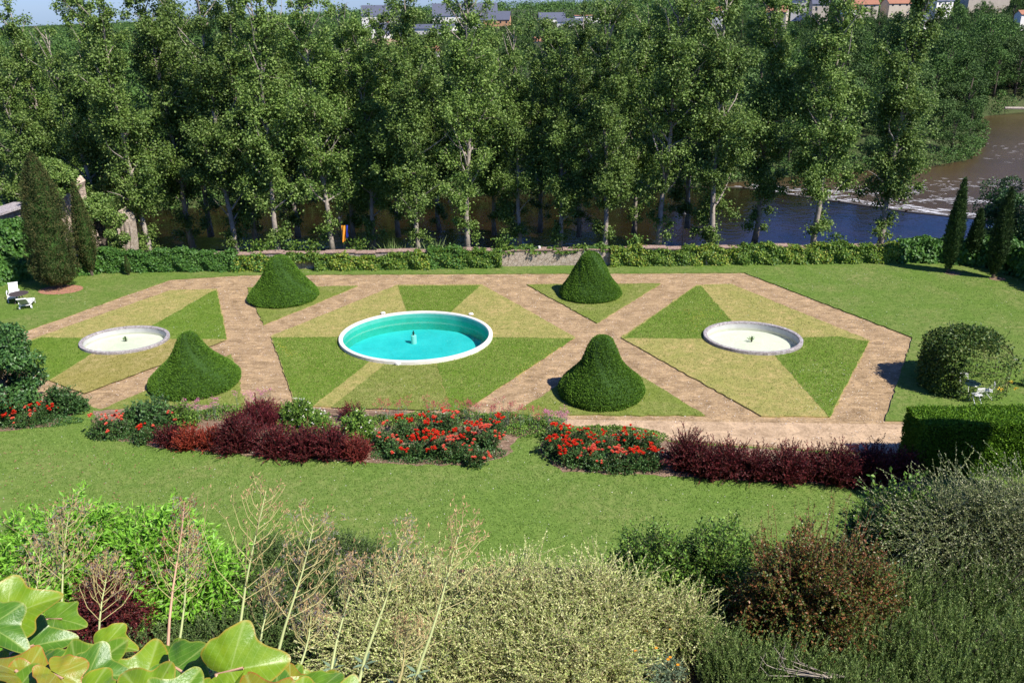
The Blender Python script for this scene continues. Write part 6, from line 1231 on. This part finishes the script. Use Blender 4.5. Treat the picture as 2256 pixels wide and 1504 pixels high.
# ------------------------------------------------------------ creeper with big lobed leaves at the bottom left
def creeper_leaf_mesh(seed, c1, c2, edge):
    st = np.random.RandomState(seed); nr, na = 9, 120; V = []; vein = []
    for i in range(nr + 1):
        t = i / nr
        for j in range(na):
            a = j / na * 2 * PI                       # 0 = tip direction (+y)
            lob = .60 + .40 * math.exp(-((math.remainder(a, 2 * PI)) / .40) ** 2) + .25 * math.exp(-((math.remainder(a - 1.1, 2 * PI)) / .33) ** 2) + .25 * math.exp(-((math.remainder(a + 1.1, 2 * PI)) / .33) ** 2) - .40 * math.exp(-((math.remainder(a - PI, 2 * PI)) / .35) ** 2)
            lob *= 1 + .05 * (abs(math.remainder(a * 13 + seed, 2 * PI)) / PI - .5) * (t > .85)
            x = -math.sin(a) * lob * t; y = math.cos(a) * lob * t + .25
            z = .30 * abs(x) ** 1.1 - .30 * max(0, y - .15) ** 2 + .06 * math.sin(3 * a + seed) * t * t + .035 * math.sin(7 * a + seed * 2) * t ** 2
            vv = max(math.exp(-(math.remainder(a - q, 2 * PI) * t / .012) ** 2) for q in (0, 1.15, -1.15)); V.append((x, y, z)); vein.append((vv, t))
    Fq = []
    for i in range(nr):
        for j in range(na): k = (j + 1) % na; Fq.append((i * na + j, i * na + k, (i + 1) * na + k, (i + 1) * na + j))
    m, n, p = newmat('creeper_leaf_%s' % seed if False else 'creeper_leaf'); at = N(n, 'ShaderNodeAttribute', attribute_name='vein'); se = N(n, 'ShaderNodeSeparateColor'); n.links.new(at.outputs['Color'], se.inputs[0])
    tc = N(n, 'ShaderNodeTexCoord'); t1 = noise(n, 2.2, 5, .6, tc.outputs['Object']); base = ramp(n, t1.outputs[0], [(.32, c1), (.68, c2)])
    er = ramp(n, se.outputs[1], [(.93, (0, 0, 0)), (1.0, (.7, .7, .7))]); c = mixc(n, er.outputs[0], base.outputs[0], edge)
    vr = N(n, 'ShaderNodeMath', operation='MULTIPLY'); n.links.new(se.outputs[0], vr.inputs[0]); vr.inputs[1].default_value = .55; c = mixc(n, vr.outputs[0], c, (.34, .42, .12))
    sx_ = N(n, 'ShaderNodeSeparateXYZ'); n.links.new(tc.outputs['Object'], sx_.inputs[0]); ab = N(n, 'ShaderNodeMath', operation='ABSOLUTE'); n.links.new(sx_.outputs[0], ab.inputs[0])
    ma = N(n, 'ShaderNodeMath', operation='MULTIPLY_ADD'); n.links.new(ab.outputs[0], ma.inputs[0]); ma.inputs[1].default_value = -.75; n.links.new(sx_.outputs[1], ma.inputs[2])
    mm = N(n, 'ShaderNodeMath', operation='MULTIPLY'); n.links.new(ma.outputs[0], mm.inputs[0]); mm.inputs[1].default_value = 7.0; fr_ = N(n, 'ShaderNodeMath', operation='FRACT'); n.links.new(mm.outputs[0], fr_.inputs[0])
    v2 = ramp(n, fr_.outputs[0], [(0.0, (.35, .35, .35)), (.07, (0, 0, 0)), (.93, (0, 0, 0)), (1.0, (.35, .35, .35))]); c = mixc(n, v2.outputs[0], c, (.30, .40, .10))
    sp = noise(n, 14, 3, .5, tc.outputs['Object']); sr_ = ramp(n, sp.outputs[0], [(.70, (0, 0, 0)), (.76, (.7, .7, .7))]); c = mixc(n, sr_.outputs[0], c, (.16, .10, .03))
    n.links.new(c, p.inputs['Base Color']); p.inputs['Roughness'].default_value = .36; p.inputs['Specular IOR Level'].default_value = .4
    t2 = noise(n, 9, 4, .6, tc.outputs['Object']); bn = N(n, 'ShaderNodeBump'); bn.inputs['Strength'].default_value = .12; bn.inputs['Distance'].default_value = .01; n.links.new(t2.outputs[0], bn.inputs['Height']); n.links.new(bn.outputs[0], p.inputs['Normal'])
    tr = N(n, 'ShaderNodeBsdfTranslucent'); n.links.new(c, tr.inputs[0]); ms = N(n, 'ShaderNodeMixShader'); ms.inputs[0].default_value = .14; n.links.new(p.outputs[0], ms.inputs[1]); n.links.new(tr.outputs[0], ms.inputs[2]); n.links.new(ms.outputs[0], n.nodes['Material Output'].inputs[0])
    me = mesh_np('creeper_leaf', np.array(V), [np.array(Fq)], [m], None, True); ca = me.color_attributes.new('vein', 'FLOAT_COLOR', 'POINT')
    ca.data.foreach_set('color', np.array([(a, b_, 0, 1) for a, b_ in vein], np.float32).ravel()); return me
CL = [creeper_leaf_mesh(1, (.075, .17, .010), (.13, .25, .015), (.30, .30, .04)), creeper_leaf_mesh(2, (.12, .23, .010), (.21, .31, .015), (.42, .24, .04)), creeper_leaf_mesh(3, (.055, .145, .015), (.095, .21, .016), (.30, .32, .05)), creeper_leaf_mesh(4, (.19, .25, .015), (.30, .23, .025), (.42, .08, .03))]
root = empty('creeper', (-1.2, .62, 17.6)); tag(root, 'climbing creeper with big glossy lobed leaves filling the bottom left corner', 'creeper')
O = Vector(root.location)
st = np.random.RandomState(77)
# (px, py, depth, size m, mesh, tip direction in the picture in degrees from up (clockwise), tilt)
LV = [(215, 1440, .98, .150, 0, 40, 38), (560, 1452, .93, .15, 1, 82, 48), (330, 1450, 1.02, .135, 1, 8, 50), (60, 1320, 1.05, .150, 1, 62, 60), (95, 1400, 1.12, .15, 2, 75, 58), (20, 1450, .90, .12, 3, 300, 40), (230, 1470, .95, .115, 2, 80, 60), (90, 1480, .90, .11, 3, 40, 45),
      (420, 1478, .98, .12, 2, 120, 62), (500, 1496, .92, .11, 1, 20, 50), (640, 1505, .96, .12, 2, 60, 58), (740, 1512, .98, .13, 0, 95, 62), (150, 1490, .88, .10, 3, 120, 50), (300, 1500, .88, .12, 1, 310, 50), (400, 1512, .86, .12, 0, 30, 52), (560, 1520, .90, .13, 3, 330, 48), (0, 1290, 1.15, .12, 0, 20, 60), (10, 1380, 1.0, .13, 2, 110, 55),
      (150, 1350, 1.2, .11, 0, 95, 70), (260, 1405, 1.12, .10, 1, 88, 68), (-30, 1500, .9, .14, 1, 60, 50), (35, 1500, .88, .12, 0, 20, 55), (230, 1510, .88, .12, 1, 70, 50), (480, 1455, 1.05, .10, 2, 60, 60), (700, 1525, .9, .12, 1, 60, 55), (800, 1525, .95, .10, 1, 70, 60), (640, 1478, 1.05, .08, 3, 350, 60), (360, 1430, 1.15, .09, 0, 300, 60)]
for _ in range(90): px = st.uniform(-60, 700); LV.append((px, st.uniform(1462 + max(0, px - 100) * .07, 1545), st.uniform(1.0, 1.2), st.uniform(.08, .13), st.choice([0, 1, 2, 2, 0]), st.uniform(-60, 130), st.uniform(40, 70)))
Rt, Up, Bk = np.array(rt), np.array(up), -np.array(fw); stem = Bag()
for (px, py, dp, s_, mi, ang, tilt) in LV:
    c = ray(px, py + 14) * dp + Vector((0, 0, CH)); a = R(ang); tipd = Vector(Rt * math.sin(a) + Up * math.cos(a) * .75) + Vector((0, 0, .05)); tipd = (tipd + Vector((0, .55, .0)) * math.cos(a)).normalized()
    nz = (Vector((0, 0, 1)) * math.sin(R(tilt)) * 1.0 + Vector(Bk) * .22 + Vector((st.randn() * .34, st.randn() * .3, 0))); nz = (nz - tipd * nz.dot(tipd)).normalized(); xx = tipd.cross(nz).normalized()
    o = link('leaf', CL[mi], root); mt = Matrix(((xx.x, tipd.x, nz.x), (xx.y, tipd.y, nz.y), (xx.z, tipd.z, nz.z))).to_4x4(); pos = c - tipd * s_ * .28 - O
    o.matrix_local = Matrix.Translation(pos) @ mt @ Matrix.Diagonal((s_ * .41 * st.uniform(.85, 1.1), s_ * .41, s_ * .41, 1))
    pv = np.array(pos); e = pv + np.array(tipd) * s_ * .2; q_ = pv + np.array([st.randn() * .02, -.04, -.09]); stem.tube([e, pv, q_], [.0018, .0022, .0026], 5, 0, False)
vine = [ray(-80, 1500) * .95, ray(60, 1487) * .95, ray(150, 1497) * .93, ray(300, 1510) * .95, ray(520, 1530) * .97, ray(800, 1560) * 1.0]
stem.tube([np.array(q) + [0, 0, CH] - np.array(O) for q in vine], .005, 7); stem.tube([(0, -.1, -.1), np.array(vine[1]) + [0, -.05, CH - .1] - np.array(O), np.array(vine[2]) + [0, 0, CH] - np.array(O)], .006, 7)
stem.build('stem', [M['stalkred']], root, smooth=True)
